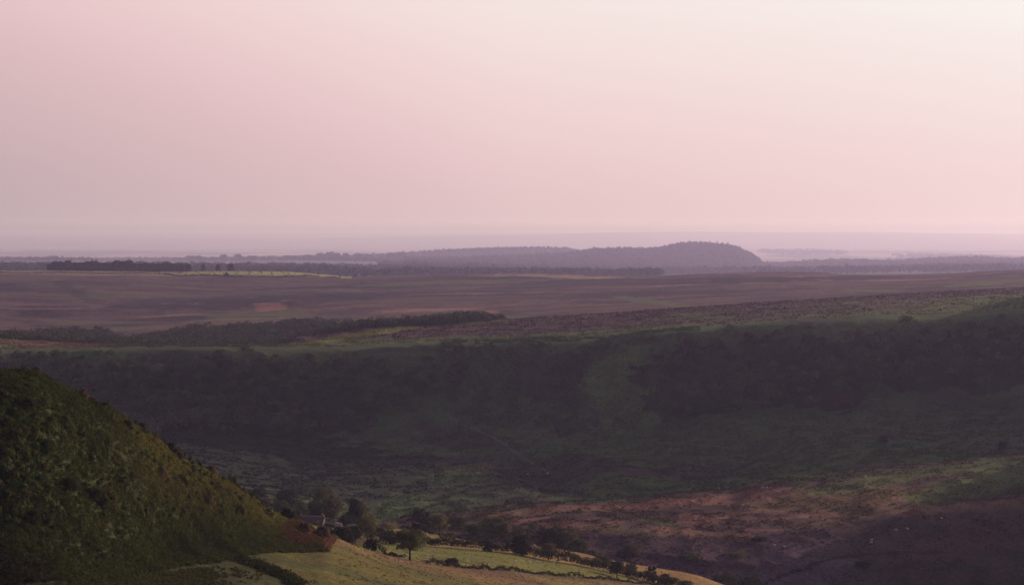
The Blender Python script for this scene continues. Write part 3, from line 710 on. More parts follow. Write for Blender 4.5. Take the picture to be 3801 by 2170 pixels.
for k, (xo, wo, lb) in enumerate([(1447, 78, 'dark block of bush where the thick hedge begins'), (1813, 44, 'round bush standing up from the thick hedge left of its dark pointed tree')]):
    px = O(xo); X, Y, z = hit(px, np.interp(px, [385, 431, 474, 505], [543, 545.8, 549.3, 552.4]), 700)
    tree('hedge_bush', lb, 'bushes standing in the thick hedge', X, Y, (4.6, 4.2)[k], O(wo) / F * Y, 60 + k, (0.030, 0.034, 0.018), cat='bush', trunkf=.03, shape='bush', dens=1.3)

def hedge(name, label, pts, hgt, wid, n_per_m, leaf, col, seed, dmin, cat='hedge', step=.9, hvar=.35, lv=26, group=None):
    rng = np.random.default_rng(seed)
    P3 = np.array([hit(px, py, dmin) for px, py in pts])
    seg = np.concatenate([[0], np.cumsum(np.linalg.norm(np.diff(P3[:, :2], axis=0), axis=1))])
    s = np.arange(0, seg[-1], step)
    X = np.interp(s, seg, P3[:, 0]); Y = np.interp(s, seg, P3[:, 1]); Z = ground(X, Y)
    prof = 1 + hvar * 2 * (fbm(s, s * 0, 5.0, 3, seed, .6) - .5) * 2
    hh = hgt * np.clip(prof, .35, 2.2)
    cen, rad = [], []
    for k in range(len(s)):
        for q in range(2):
            cen.append((X[k] + rng.normal() * wid * .22, Y[k] + rng.normal() * wid * .22, Z[k] + hh[k] * (.35 + .28 * q)))
            rad.append((wid * .5, wid * .5, hh[k] * .42))
    cc = np.asarray(col)[None, :] * (0.75 + .5 * rng.random((len(cen), 1)))
    v, f, c = leafcloud(cen, rad, lv, leaf, rng, cc, .3)
    o0 = (float(X.mean()), float(Y.mean()), float(Z.mean()))
    o = mesh_np(name, v - np.array(o0), f, M_LEAF, None, c, loc=o0)
    tag(o, label, cat, group); return o

hedge('field_hedge', 'thick dark hedge running down between the sheep field and the golden strip',
      [(385,543.6),(400,544.2),(431,545.8),(474.5,549.3),(505,552.4),(544,559.3),(579,565),(613.7,572.8),(646.6,581.4),(690,590)], 3.6, 3.2, 2, .42, (0.060, 0.064, 0.028), 5, 700, lv=60, step=.7, hvar=.22)
hedge('field_hedge', 'low gappy hedge along the near side of the sheep field',
      [(425,563.0),(458,566.8),(509,570.5),(544,574),(605,579.2),(646.6,583.6),(700,592)], 1.15, 1.2, 2, .3, (0.060, 0.052, 0.032), 6, 600, hvar=.7, lv=22)
hedge('field_hedge', 'ragged dark hedge ending beside the lone tree at the orange crest',
      [(381,552.6),(388,554.4),(396,556.2),(404,558)], 1.7, 1.4, 2, .3, (0.030, 0.034, 0.018), 7, 600, hvar=.7, lv=28)
for k, (px, py, w_, h_, lb) in enumerate([(371.5, 549.5, 5.0, 3.4, 'small round dark bush above the orange crest left of the lone tree'),
                                 (349, 544.5, 4.0, 2.2, 'brownish bush beside the leftmost stems of the tree row'),
                                 (342, 542, 6, 3.6, 'dark bush peeping over the field crest right of the fence'),
                                 (452, 563.8, 4.4, 1.9, 'dark clump standing in the low gappy hedge')]):
    X, Y, z = hit(px, py, 600)
    tree('field_bush', lb, 'small bushes at the field edges', X, Y, h_, w_, 90 + k, (0.034, 0.036, 0.019), cat='bush', trunkf=.03, shape='bush', leaf=.3, dens=1.6)
hedge('bramble_bank', 'dark overgrown ditch running down the field at the foot of the near hill',
      [(236,557.5),(246,562),(262,567),(278,574),(290,580),(299,587)], 1.1, 3.4, 2, .32, (0.042, 0.052, 0.018), 8, 300, cat='bramble bank', step=.45, lv=34)

# ------------------------------------------------------------------ near hillside growth
def scatter_hill(n, seed):
    rng = np.random.default_rng(seed)
    px = rng.uniform(-110, 338, n * 3); f = rng.random(n * 3)
    k1 = np.interp(px, COLS, KD[LI['k1m']]); s1 = np.interp(px, COLS, KD[LI['s1']])
    k1 = k1 - 5 * sstep(250, 225, px) * sstep(40, 100, px); Y = k1 - 2 + (s1 + 9 - k1) * f
    keep = rng.random(len(px)) < (Y / 560.0) * np.clip((s1 - k1) / 110.0, .15, 1)
    px, Y = px[keep][:n], Y[keep][:n]
    X = (px - 512) / F * Y
    return px, X, Y, ground(X, Y), rng

px_, X_, Y_, Z_, rng_ = scatter_hill(15000, 11)
_, q_ = proj(X_, Y_, Z_)
nb = fbm(X_, Y_, 9.0, 3, 301, .6); nd = fbm(X_, Y_, 3.2, 2, 302, .6); nf = fbm(X_, Y_, 24.0, 3, 303, .6)
bot = np.interp(px_, [0,56,113,161,209,241,273,322,340], [583,576,571,564,558,554,550,550,552])
low = sstep(60, 25, bot - q_)                                # plain bracken on the lower slope
hgt = (0.30 + 1.1 * sstep(.42, .72, nb) * (1 - .75 * low) + .35 * sstep(.4, .8, nd)) * (0.8 + .4 * rng_.random(len(X_)))
hgt = hgt * (.5 + .5 * sstep(0, 22, np.interp(px_, COLS, KD[LI['s1']]) - Y_))
rad = np.stack([.75 + .35 * hgt, .75 + .35 * hgt, .35 + .5 * hgt], 1)
cc = np.ones((len(X_), 3)) * np.array((0.046, 0.062, 0.018))
cc = lerp(cc, (0.030, 0.038, 0.014), sstep(.5, .7, nb)); cc = lerp(cc, (0.062, 0.070, 0.019), sstep(.52, .68, nf) * .7)
cc = lerp(cc, (0.150, 0.135, 0.034), sstep(55, 8, np.interp(px_, COLS, KD[LI['s1']]) - Y_) * sstep(90, 160, px_) * .8)  # warm light along the crest and right flank put into the leaf colour
cc = lerp(cc, (0.125, 0.120, 0.026), sstep(1.2, .3, ((px_ - 268) / 22) ** 2 + ((q_ - 512) / 14) ** 2) * .9)
cc = lerp(cc, (0.090, 0.050, 0.024), sstep(1.3, .5, ((px_ - 304) / 26) ** 2 + ((q_ - 533) / 15) ** 2) * .85)
cc = lerp(cc, (0.17, 0.075, 0.04), sstep(1.3, .5, ((px_ - 327) / 7) ** 2 + ((q_ - 543) / 8) ** 2) * .9)
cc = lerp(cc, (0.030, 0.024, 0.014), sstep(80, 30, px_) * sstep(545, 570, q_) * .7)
tip = px_ < 335.5 - np.clip(q_ - 537, 0, 30) * .72
X_, Y_, Z_, rad, cc = X_[tip], Y_[tip], Z_[tip], rad[tip], cc[tip]
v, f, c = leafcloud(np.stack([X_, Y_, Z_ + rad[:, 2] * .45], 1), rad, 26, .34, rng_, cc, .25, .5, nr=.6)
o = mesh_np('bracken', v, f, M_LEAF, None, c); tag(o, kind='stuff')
pS, XS, YS, ZS, rS = scatter_hill(2000, 12)
_, qS = proj(XS, YS, ZS)
bS = np.interp(pS, [0,56,113,161,209,241,273,322,340], [583,576,571,564,558,554,550,550,552])
kS = (fbm(XS, YS, 14.0, 2, 311, .5) > .40) & (bS - qS > 34 + 10 * rS.random(len(pS))) & (pS < 328) & ((pS > 130) | (np.interp(pS, COLS, KD[LI['s1']]) - YS > 14))
XS, YS, ZS, pS, qS = XS[kS], YS[kS], ZS[kS], pS[kS], qS[kS]; nS = len(XS)
rr = .5 + .95 * rS.random(nS) ** 1.6
hS = rr * (.85 + .4 * rS.random(nS))
ccS = np.array((0.054, 0.072, 0.022)) * (.65 + .7 * rS.random((nS, 1)))
ccS = lerp(ccS, (0.078, 0.060, 0.030), (rS.random(nS) < .25) * .8)
ccS = lerp(ccS, (0.095, 0.050, 0.028), sstep(1.2, .5, ((pS - 304) / 26) ** 2 + ((qS - 533) / 15) ** 2) * .85)
cenS = [np.stack([XS, YS, ZS + hS * .45], 1)]; radS = [np.stack([rr, rr, hS * .6], 1)]; cS = [ccS]
for q in range(3):
    a_ = rS.random(nS) * 6.283
    cenS.append(np.stack([XS + rr * .6 * np.cos(a_), YS + rr * .6 * np.sin(a_), ZS + hS * (.5 + .5 * rS.random(nS))], 1))
    radS.append(np.stack([rr * .5] * 3, 1)); cS.append(ccS * (.8 + .4 * rS.random((nS, 1))))
edge = np.tile(.45 + .55 * sstep(0, 25, np.interp(pS, COLS, KD[LI['s1']]) - YS), 4)
v, f, c = leafcloud(np.concatenate(cenS), np.concatenate(radS) * edge[:, None], 34, .36, rS, np.concatenate(cS), .2, .6, nr=.45)
o = mesh_np('scrub', v, f, M_LEAF, None, c); tag(o, kind='stuff')
r_ = np.random.default_rng(15)
pG = r_.uniform(-60, 330, 16000); fG = r_.random(16000) * .86
kA = np.interp(pG, COLS, KD[LI['k1']]); kB = np.interp(pG, COLS, KD[LI['k1m']])
YG_ = kA - 25 + (kB + 2 - kA + 25) * fG; XG_ = (pG - 512) / F * YG_
kk = ((fbm(XG_, YG_, 5.0, 3, 331, .6) + .2 * sstep(235, 120, pG)) > .46) & (pG < 200 + 70 * r_.random(len(pG)) ** 2)
XG_, YG_, pG = XG_[kk], YG_[kk], pG[kk]; ZG_ = ground(XG_, YG_); nG = len(XG_)
sG = .16 + .22 * r_.random(nG)
cG = np.array((0.060, 0.066, 0.022)) * (.7 + .6 * r_.random((nG, 1)))
v, f, c = leafcloud(np.stack([XG_, YG_, ZG_ + .1], 1), np.stack([sG * 1.5, sG * 1.5, sG], 1), 12, .3, r_, cG, .25, .3)
o = mesh_np('rough_grass', v, f, M_LEAF, None, c); tag(o, kind='stuff')

# separate bushes on the near hill
HB = [(90,1354,30,'topmost round bush on the skyline of the near hill'),(137,1352,34,'round brown bush on the skyline near the top of the near hill'),
 (310,1449,44,'wide brown bush breaking the near hill skyline above its steepest stretch'),(352,1472,30,'small bush just below the wide brown skyline bush'),(395,1484,40,'green bush on the upper part of the near hill skyline'),
 (523,1551,34,'upright pale bush on the near hill skyline before the dark round one'),(573,1617,32,'brown bush in the skyline dip of the near hill'),
 (636,1643,50,'largest dark round bush on the near hill skyline'),(664,1690,34,'green bush under the largest skyline bush'),(705,1688,34,'feathery green bush midway down the skyline'),
 (741,1712,30,'dark bush midway down the skyline right of the feathery one'),(785,1732,46,'double brown bush on the lower skyline of the near hill'),
 (862,1768,50,'broad leafy bush on the lower skyline of the near hill'),(905,1800,30,'small bush below the broad leafy skyline bush'),
 (1064,1878,48,'dark bush on the skyline just left of the farmhouse'),(1090,1900,34,'green bush beside the farmhouse gable on the hill edge'),
 (250,1770,120,'huge dark gorse mass in the middle of the near hill face'),(335,1806,100,'big olive gorse mass right of the huge dark one'),
 (372,1850,60,'lower lobe of the gorse mass on the near hill face'),(120,1890,100,'broad dark gorse mass low on the near hill at left'),(165,1925,50,'small gorse clump under the broad dark mass at left'),
 (470,1580,56,'rounded green bush high on the near hill face'),(455,1790,60,'green bush in the middle of the near hill face'),(415,1555,44,'light green bush high on the near hill face'),
 (600,1760,50,'brown shrub right of the middle of the near hill face'),(540,1690,50,'bright green bush near the hill centre'),(680,1790,44,'dark shrub on the right part of the hill face'),
 (770,1860,60,'brown topped bush in the lower right of the hill face'),(100,1500,50,'dark green bush near the upper left of the hill face'),(170,1660,54,'dark round shrub on the left of the hill face'),
 (60,1640,46,'shadowy bush by the left edge'),(300,1600,50,'mid green bush in the upper centre of the hill face'),(240,1560,44,'narrow green bush in the upper left of the hill face'),
 (395,1680,48,'olive bush centre left of the hill face'),(20,1720,60,'deep green bush against the left edge'),(700,1850,44,'little olive bush low on the right of the hill face'),
 (1196,1975,60,'low brown bush near the tip of the hill above the fence'),(1130,1960,56,'brown scrub bush covering the hill tip'),(1000,1900,44,'yellowish bush on the lower skyline'),
 (890,1890,46,'olive bush on the lower right slope'),(560,1880,50,'green bush on the lower middle slope'),(330,1700,44,'green shrub above the big gorse mass')]
for k, (xo, yo, wo, lb) in enumerate(HB):
    px, py = O(xo), O(yo)
    cr = np.interp(px, COLS, 292 - F * (-(KT[LI['s1']] * CP - SP) / (CP + KT[LI['s1']] * SP)))
    X, Y, z = hit(px, max(py + O(wo) * .45, cr + .8), 200)
    w_ = O(wo) / F * Y * (1.0 if wo < 100 else .9)
    big = wo >= 100
    colr = BROWN if 'brown' in lb else ((0.026, 0.030, 0.014) if 'dark' in lb or 'gorse' in lb else (0.046, 0.052, 0.020))
    if 'bright' in lb or 'yellow' in lb: colr = (0.085, 0.09, 0.024)
    tree('hill_bush', lb, 'bushes on the near hill', X, Y, w_ * (.45 if big else .8) + (.5 if wo < 100 else .2), w_ * 1.1, 200 + k, colr, cat='bush', trunkf=.02, shape='bush', leaf=.24, dens=2.0 if not big else 1.3)

# ------------------------------------------------------------------ woods that read as one mass
def wood(name, cond, D0, D1, p0, p1, sp, r, hfac, nleaf, leaf, col, seed, base_up=0.0, conifer=0.0, tint=None, cv=.2, sv=.4):
    rng = np.random.default_rng(seed)
    xa = (p0 - 512) / F * D1 if p0 < 512 else (p0 - 512) / F * D0
    xb = (p1 - 512) / F * D1 if p1 > 512 else (p1 - 512) / F * D0
    gx, gy = np.meshgrid(np.arange(xa, xb, sp), np.arange(D0, D1, sp))
    X = (gx + rng.uniform(-.45, .45, gx.shape) * sp).ravel(); Y = (gy + rng.uniform(-.45, .45, gx.shape) * sp).ravel()
    Z = ground(X, Y); px, py = proj(X, Y, Z)
    k = (px > p0) & (px < p1) & cond(px, py, X, Y)
    X, Y, Z = X[k], Y[k], Z[k]; n = len(X)
    size = r * (1 - sv + 2 * sv * rng.random(n)) * (.85 + .3 * fbm(X, Y, sp * 6, 2, seed, .5) * 1.2)
    isc = rng.random(n) < conifer
    hh = size * hfac * (1 + isc * .35)
    cb = np.asarray(col)[None, :] * (1 - cv + 2 * cv * rng.random((n, 1)))
    if tint is not None: cb = lerp(cb, tint, (rng.random(n) < .35) * .8)
    cen = [np.stack([X, Y, Z + base_up + hh * .55], 1)]; rad = [np.stack([size * (1 - .45 * isc), size * (1 - .45 * isc), hh * .5], 1)]; cs = [cb]
    for q in range(3):
        a = rng.random(n) * 6.283; rr = size * .55 * (1 - .6 * isc)
        cen.append(np.stack([X + rr * np.cos(a), Y + rr * np.sin(a), Z + base_up + hh * (.6 + .35 * rng.random(n))], 1))
        s2 = size * (.35 + .2 * rng.random(n)) * (1 - .5 * isc); rad.append(np.stack([s2, s2, s2 * .8 * (1 + isc)], 1)); cs.append(cb * (.85 + .3 * rng.random((n, 1))))
    cen = np.concatenate(cen); rad = np.concatenate(rad); cs = np.concatenate(cs)
    v, f, c = leafcloud(cen, rad, max(3, nleaf // 4), leaf, rng, cs, .10, .75, .25, .32)
    o = mesh_np(name, v, f, M_WOOD, None, c); tag(o, kind='stuff'); return o

wc = (0.082, 0.092, 0.052)
jit = lambda px, py, X, Y, a: (px, py + (fbm(X, Y, 18, 3, 400, .6) - .5) * a)
wood('hillside_woodland', lambda px, py, X, Y: inpoly(*jit(px, py, X, Y, 22), WL), 1380, 1720, -90, 480, 8.6, 6.0, 1.4, 340, 1.0, wc, 21, cv=.42, tint=(0.05, 0.044, 0.026))
wood('hillside_woodland', lambda px, py, X, Y: inpoly(*jit(px, py, X, Y, 20), WR), 1380, 1720, 620, 1112, 9.0, 6.3, 1.4, 360, 1.0, wc, 22, cv=.42, tint=(0.055, 0.036, 0.032))
wood('hillside_scrub', lambda px, py, X, Y: inpoly(*jit(px, py, X, Y, 8), WM) & (fbm(X, Y, 12, 2, 5, .5) > .45), 1400, 1520, 545, 605, 6.0, 2.6, 1.3, 140, .8, wc, 23)
# side valley wood
WS = [(-60,338),(0,338),(40,336),(77,332.5),(86,338),(114,338),(119,343),(135,342),(172,337),(192,331.5),(254,328.5),(292,325.5),(330,325.5),(396,325.5),(449,322),(481,322),(508,324),(500,328),(440,336),(350,350),(-60,352)]
wood('side_valley_woodland', lambda px, py, X, Y: inpoly(*jit(px, py, X, Y, 5), WS) & (Y > 1900) & (fbm(X, Y, 35, 3, 44, .6) > .36), 1900, 2650, -60, 515, 6.5, 4.8, 1.3, 80, 1.4, (0.062, 0.072, 0.034), 24)
wood('side_valley_scrub', lambda px, py, X, Y: (fbm(X, Y, 45, 2, 15, .5) > .62) & (py > 329) & (py < 334) & (px > 95) & (px < 130), 2300, 2620, 90, 195, 10, 4.0, 1.4, 60, 1.4, (0.034, 0.042, 0.024), 25)

# distant forests on the ridges and between far fields
fn = lambda X, Y, s, sd: fbm(X, Y * .6, s, 2, sd, .5)
wood('ridge_forest', lambda px, py, X, Y: (px > 405) & (px < 772), 9800, 15200, 400, 772, 31, 17, 1.3, 24, 9, (0.026, 0.034, 0.020), 26, conifer=.3, sv=.2)
wood('far_ridge_forest', lambda px, py, X, Y: (px > 395) & (px < 610), 17000, 18000, 395, 615, 34, 16, 1.3, 20, 11, (0.026, 0.034, 0.022), 27, conifer=.35, sv=.2)
wood('vale_woodland', lambda px, py, X, Y: (fn(X, Y, 450, 31) > .27), 9000, 15200, 760, 1110, 44, 19, 1.1, 16, 11, (0.030, 0.040, 0.024), 28)
wood('vale_woodland', lambda px, py, X, Y: (fn(X, Y, 380, 33) > .46) & ((Y < 9500) | (Y > 14000) | (px > 380)), 6200, 15100, -90, 420, 40, 16, 1.15, 16, 10, (0.030, 0.038, 0.024), 29)
wood('vale_woodland', lambda px, py, X, Y: (fn(X, Y, 380, 39) > .25), 6600, 9900, 395, 660, 36, 14, 1.1, 16, 10, (0.030, 0.038, 0.024), 40)
wood('horizon_woodland', lambda px, py, X, Y: (fn(X, Y, 1000, 35) > .36) , 17000, 18000, -90, 400, 44, 20, 1.0, 16, 12, (0.030, 0.038, 0.026), 30)
wood('plain_woodland', lambda px, py, X, Y: (fn(X, Y * .4, 1200, 37) > .60), 21500, 31500, 760, 1110, 120, 42, .5, 8, 28, (0.030, 0.038, 0.026), 31)

# ------------------------------------------------------------------ skyline trees, each its own
rng = np.random.default_rng(77)
PRO = []
for k in range(6):
    h_, w_ = (17, 15) if k < 4 else (15, 11)
    (v, f, c), tb = tree_parts(h_, w_, 500 + k, (0.026, 0.030, 0.020), trunkf=.12, leaf=1.5, dens=2.2, shape=('round', 'round', 'flat', 'column', 'round', 'bush')[k])
    e = empty('skyline_tree', (0, 0, 0)); mesh_np('crown', v, f, M_LEAF, e, c); tb.build('trunk', M_BARK, e, True)
    PRO.append(e)
used = set()
def sky_tree(k, X, Y, s, label, group, sz=None, rz=0.0):
    e = PRO[k]
    if k in used:
        r = e.copy(); COL.objects.link(r)
        for ch in list(e.children):
            q = ch.copy(); COL.objects.link(q); q.parent = r
        e = r
    used.add(k)
    e.location = (X, Y, float(ground(X, Y)[0])); e.rotation_euler = (0, 0, rz); e.scale = (s, s, sz or s)
    tag(e, label, 'tree', group); return e
ORD = ['first', 'second', 'third', 'fourth', 'fifth', 'sixth', 'seventh', 'eighth', 'ninth', 'tenth', 'eleventh', 'twelfth', 'thirteenth', 'fourteenth', 'fifteenth', 'sixteenth', 'seventeenth', 'eighteenth', 'nineteenth', 'twentieth', 'twenty first', 'twenty second', 'twenty third', 'twenty fourth', 'twenty fifth', 'twenty sixth', 'twenty seventh', 'twenty eighth', 'twenty ninth', 'thirtieth']
row = [(182,976),(205,966),(226,966),(252,961),(276,970),(300,968),(322,966),(345,964),(368,968),(392,972),(414,972),(436,962),(455,966),(478,962),(500,972),(522,974),(545,972),(566,974),(590,972),(612,969),(634,973),(655,975),(676,974),(695,976)]
for k, (xo, yo) in enumerate(row):
    px = O(xo) + rng.uniform(-.6, .6); Y = 4440 + rng.uniform(-25, 25); X = ray_x(px, 262, Y)
    z = float(ground(X, Y)[0]); top = CAMZ - float(tand(O(yo))) * Y
    kk = int(rng.integers(0, 6)); hh = max(8, top - z); s = hh / (17 if kk < 4 else 15)
    sky_tree(kk, X, Y, max(s * 1.15, .95), ORD[k] + ' crown from the left in the dark tree row on the left skyline', 'dark tree row on the left skyline', sz=s, rz=rng.random() * 6)
for (xo, yo, D_, kk, sx, lb) in [(754, 979, 4440, 0, .62, 'round dark tree standing alone just right of the dark tree row'),(809, 977, 4440, 0, .66, 'dark tree in the middle of three singles above the bright field'),
        (857, 976, 4440, 3, .8, 'widest and tallest of three single trees above the bright field')]:
    X = ray_x(O(xo), 262, D_); z = float(ground(X, D_)[0]); top = CAMZ - float(tand(O(yo))) * D_
    sky_tree(kk, X, D_, sx, lb, 'single dark trees above the bright field', sz=(top - z) / 17)
FS = [(706,946,'low round crown left of the far skyline group'),(736,946,'broad crown second in the far skyline group'),(788,950,'leaning crown left of the flat topped far tree'),(831,941,'flat topped tall tree on the far skyline'),
      (882,940,'domed tall tree on the far skyline right of the flat topped one'),(906,953,'small crown at the foot of the domed far tree'),(934,946,'slim crown on the far skyline left of the long wooded stretch'),
      (975,947,'wide low crown on the far skyline'),(1005,950,'low crown beginning the long wooded stretch'),(1040,952,'small crown in the long wooded stretch'),(1062,945,'rounded crown before the tall wooded hump'),
      (1090,942,'tall rounded crown beside the gap in the far skyline'),(1142,942,'crown on the left foot of the wooded hump'),(1190,936,'crown on the left slope of the wooded hump'),(1225,931,'crown left on top of the wooded hump'),
      (1252,930,'topmost crown of the wooded hump'),(1285,936,'crown on the right slope of the wooded hump'),(1330,938,'rounded crown right of the wooded hump'),(1370,941,'crown between the hump and the conifer ridge'),
      (1415,939,'crown at the left foot of the conifer ridge'),(1450,934,'domed crown leading up to the conifer ridge'),(1490,932,'last broadleaf crown before the conifer ridge'),
      (120,957,'low crown near the left end of the far skyline'),(140,948,'pointed crown on the left far skyline'),(200,946,'highest crown of the left far skyline'),(175,950,'broad crown left of the highest one on the left far skyline'),
      (50,953,'round crown near the left edge on the far skyline'),(15,954,'crown at the left edge on the far skyline'),(90,955,'flat crown left of the pointed one on the far skyline')]
for k, (xo, yo, lb) in enumerate(FS):
    D_ = 14800 + rng.uniform(-90, 90); X = ray_x(O(xo), 255, D_); z = float(ground(X, D_)[0]); top = CAMZ - float(tand(O(yo))) * D_
    kk = (2, 0, 1, 4)[k % 4] if 'flat topped' not in lb else 3
    sky_tree(kk, X, D_, 3.4 + rng.uniform(-.2, 1.4) * ('small' not in lb), lb, 'broad crowned trees on the far skyline', sz=max(12, top - z) / 17, rz=rng.random() * 6)
for k in range(6):
    if k not in used:
        for ch in list(PRO[k].children): bpy.data.objects.remove(ch)
        bpy.data.objects.remove(PRO[k])
for (xo, yo, w_, lb) in [(841,1025,9,'squat dark thorn bush growing out of the hedge below the bright field'),(1316,1027,7,'lone dark thorn bush on the moor edge right of the bright field')]:
    X, Y, z = hit(O(xo), O(yo), 3900)
    tree('moor_bush', lb, 'bushes on the moor edge', X, Y, w_ * .7, w_, 700 + xo, (0.026, 0.028, 0.020), cat='bush', trunkf=.05, shape='bush', leaf=1.2, dens=2)
hedge('skyline_hedge', 'long dark hedge line below the bright field on the skyline',
      [(-20,272.3),(60,272.5),(164.8,273.7),(195,275.1),(226,276.1),(280,276.9),(340,277.5)], 1.8, 3.0, 2, 1.4, (0.030, 0.028, 0.024), 31, 3900, step=4.0, hvar=.3, lv=20)
hedge('skyline_hedge', 'short hedge in front of the left end of the dark tree row',
      [(66,270.6),(90,270.9),(120,271.0)], 4.5, 5.0, 2, 1.8, (0.030, 0.028, 0.024), 32, 4200, step=4.0, hvar=.3, lv=20)

# ------------------------------------------------------------------ bales in the bright field
def lathe_bale():
    m = MB(); n = 14; r = 1.0; L_ = 1.5
    ring = lambda x, rr: [(x, rr * math.cos(2 * math.pi * i / n), 0.95 + rr * math.sin(2 * math.pi * i / n)) for i in range(n)]
    P = [(-L_ / 2, 0, .95)] + ring(-L_ / 2, r * .9) + ring(-L_ * .42, r) + ring(L_ * .42, r) + ring(L_ / 2, r * .9) + [(L_ / 2, 0, .95)]
    Q = [(1 + a * n + i, 1 + a * n + (i + 1) % n, 1 + (a + 1) * n + (i + 1) % n, 1 + (a + 1) * n + i) for a in range(3) for i in range(n)]
    T = [(0, 1 + (i + 1) % n, 1 + i) for i in range(n)] + [(4 * n + 1, 1 + 3 * n + i, 1 + 3 * n + (i + 1) % n) for i in range(n)]
    m.V.append(np.array(P)); m.C.append(np.ones((len(P), 3))); m.F4.append(np.array(Q)); m.F3.append(np.array(T)); m.n = len(P)
    return m.build('bale', M_BALE)
bz = [(225,387),(245,378),(305,400),(398,405),(432,374),(465,390),(502,397),(608,395),(618,362),(652,372),(668,399),(692,357),(748,371),(780,395),(815,373),(930,362),(943,397),(965,377),(968,410),(1082,357),(1095,418),(1106,373),(1105,397),(1126,378),(1222,364),(1256,371),(1264,384),(1252,412),(1298,357),(1364,365),(1391,379),(1391,395),(1398,424),(1514,370),(1540,383),(1595,384),(1608,398),(1686,397),(1802,406),(1818,382),(1870,411),(1940,430),(1977,408),(1946,390),(2125,403),(2192,409),(2262,427)]
b0 = None
for (zx, zy) in bz:
    px, py = O(600 + zx / 3.4013), O(900 + zy / 3.4)
    X, Y, z = hit(px, min(py, 276.9), 4200)
    if b0 is None: b = b0 = lathe_bale()
    else: b = b0.copy(); COL.objects.link(b)
    s = rng.uniform(.95, 1.25)
    b.location = (X, Y, z); b.rotation_euler = (0, 0, rng.random() * 3.1); b.scale = (s, s, s)
    tag(b, 'tiny dark bale lying in the bright green field on the skyline', 'bale', 'dark bales scattered over the bright field')

# ------------------------------------------------------------------ sheep
def sheep_mesh(graze):
    """one continuous body: trunk, neck, head and legs grown together"""
    me = bpy.data.meshes.new('sheep')
    P = [((0, 0, .62), .27), ((.28, 0, .64), .27), ((-.30, 0, .62), .26), ((-.48, 0, .60), .18), ((.46, 0, .66), .20)]
    E = [(0, 1), (0, 2), (2, 3), (1, 4)]
    def chain(start, pts):
        a = start
        for p in pts: P.append(p); E.append((a, len(P) - 1)); a = len(P) - 1
    if graze: chain(4, [((.60, 0, .48), .11), ((.70, 0, .30), .095), ((.80, 0, .14), .06)])
    else: chain(4, [((.60, 0, .84), .12), ((.70, 0, .96), .105), ((.88, 0, .90), .06)])
    for sx, st in ((.34, 1), (-.36, 2)):
        for sy in (-1, 1):
            chain(st, [((sx, .13 * sy, .42), .09), ((sx + (.02 if sx > 0 else -.04), .14 * sy, .22), .045), ((sx, .14 * sy, .02), .04)])
    chain(3, [((-.60, 0, .50), .05)])
    me.from_pydata([p[0] for p in P], E, [])
    o = bpy.data.objects.new('sheep', me); COL.objects.link(o)
    sk = o.modifiers.new('skin', 'SKIN'); o.modifiers.new('sub', 'SUBSURF').levels = 1
    for i, p in enumerate(P): me.skin_vertices[0].data[i].radius = (p[1], p[1])
    me.skin_vertices[0].data[0].use_root = True
    dg = bpy.context.evaluated_depsgraph_get()
    m2 = bpy.data.meshes.new_from_object(o.evaluated_get(dg))
    bpy.data.objects.remove(o); m2.name = 'sheep'
    m2.materials.clear(); m2.materials.append(M_WOOL)
    return m2
SM = [sheep_mesh(True), sheep_mesh(False)]
SHEEP = [
 (1565,1977,760,1,'larger of two white sheep high on the golden strip left of the round olive tree'),(1584,1982,760,0,'smaller of two white sheep high on the golden strip left of the round olive tree'),
 (1517.6,2058,620,1,'white sheep beside the trunk of the lone tree'),(1586.6,2064.5,620,0,'pale sheep lying low among the brown tussocks right of the lone tree'),
 (1752,2067.5,620,1,'white sheep alone in the middle left of the sheep field'),(1912.5,2086,620,0,'dark looking sheep, first of three below the dark pointed hedge tree'),
 (1964.6,2089.5,620,0,'second of three sheep below the dark pointed hedge tree'),(1994.6,2087,620,1,'whitest of three sheep below the dark pointed hedge tree'),
 (2053.9,2085.5,620,0,'pinkish sheep in the hedge shade, left of a pair'),(2070,2083.6,620,1,'bright sheep in the hedge shade, right of a pair'),
 (1832,2019,800,0,'white sheep on the golden strip by the round hedge bush'),(1896,2019,800,0,'sheep on the golden strip at the left side of the dark pointed hedge tree'),
 (1940,2027.5,800,1,'sheep glimpsed through the dark pointed hedge tree'),(1986,2026,800,1,'white sheep on the crest of the golden strip right of the dark pointed tree'),
 (1958.4,1760.5,1100,0,'left of two tiny sheep on the green far valley side'),(2032.6,1757,1100,1,'right of two tiny sheep on the green far valley side'),
 (2567.8,1861,930,1,'upper of two sheep at the left of the sunlit red grass'),(2578,1866,930,0,'lower of two sheep at the left of the sunlit red grass'),
 (2760.5,1877,930,1,'left of the two brightest sheep on the sunlit red grass'),(2774,1873,930,1,'right of the two brightest sheep on the sunlit red grass'),
 (2875.8,2024,900,1,'left of two sheep on the orange patch above the tree clump'),(2910,2029,900,0,'right of two sheep on the orange patch above the tree clump'),
 (2669.6,1812,1000,0,'faint sheep on the shoulder rim, farthest left'),(2830,1810.5,1000,1,'left of two sheep on the middle of the shoulder rim'),(2846,1810,1000,0,'right of two sheep on the middle of the shoulder rim'),
 (3325,1967.5,900,0,'left of two sheep in the dark heather right of the sunlit grass'),(3369.6,1963.5,900,1,'right of two sheep in the dark heather right of the sunlit grass'),
 (3496,1925.5,900,1,'sheep farthest right, above the dark heather'),(3235,2004,900,1,'upper of two sheep stacked on the shaded heather'),(3235,2014,900,0,'lower of two sheep stacked on the shaded heather'),
 (3213,1770,980,0,'faint sheep on the green upper shoulder at right'),(3138,1789,980,1,'faint sheep on the green shoulder above the sunlit grass')]
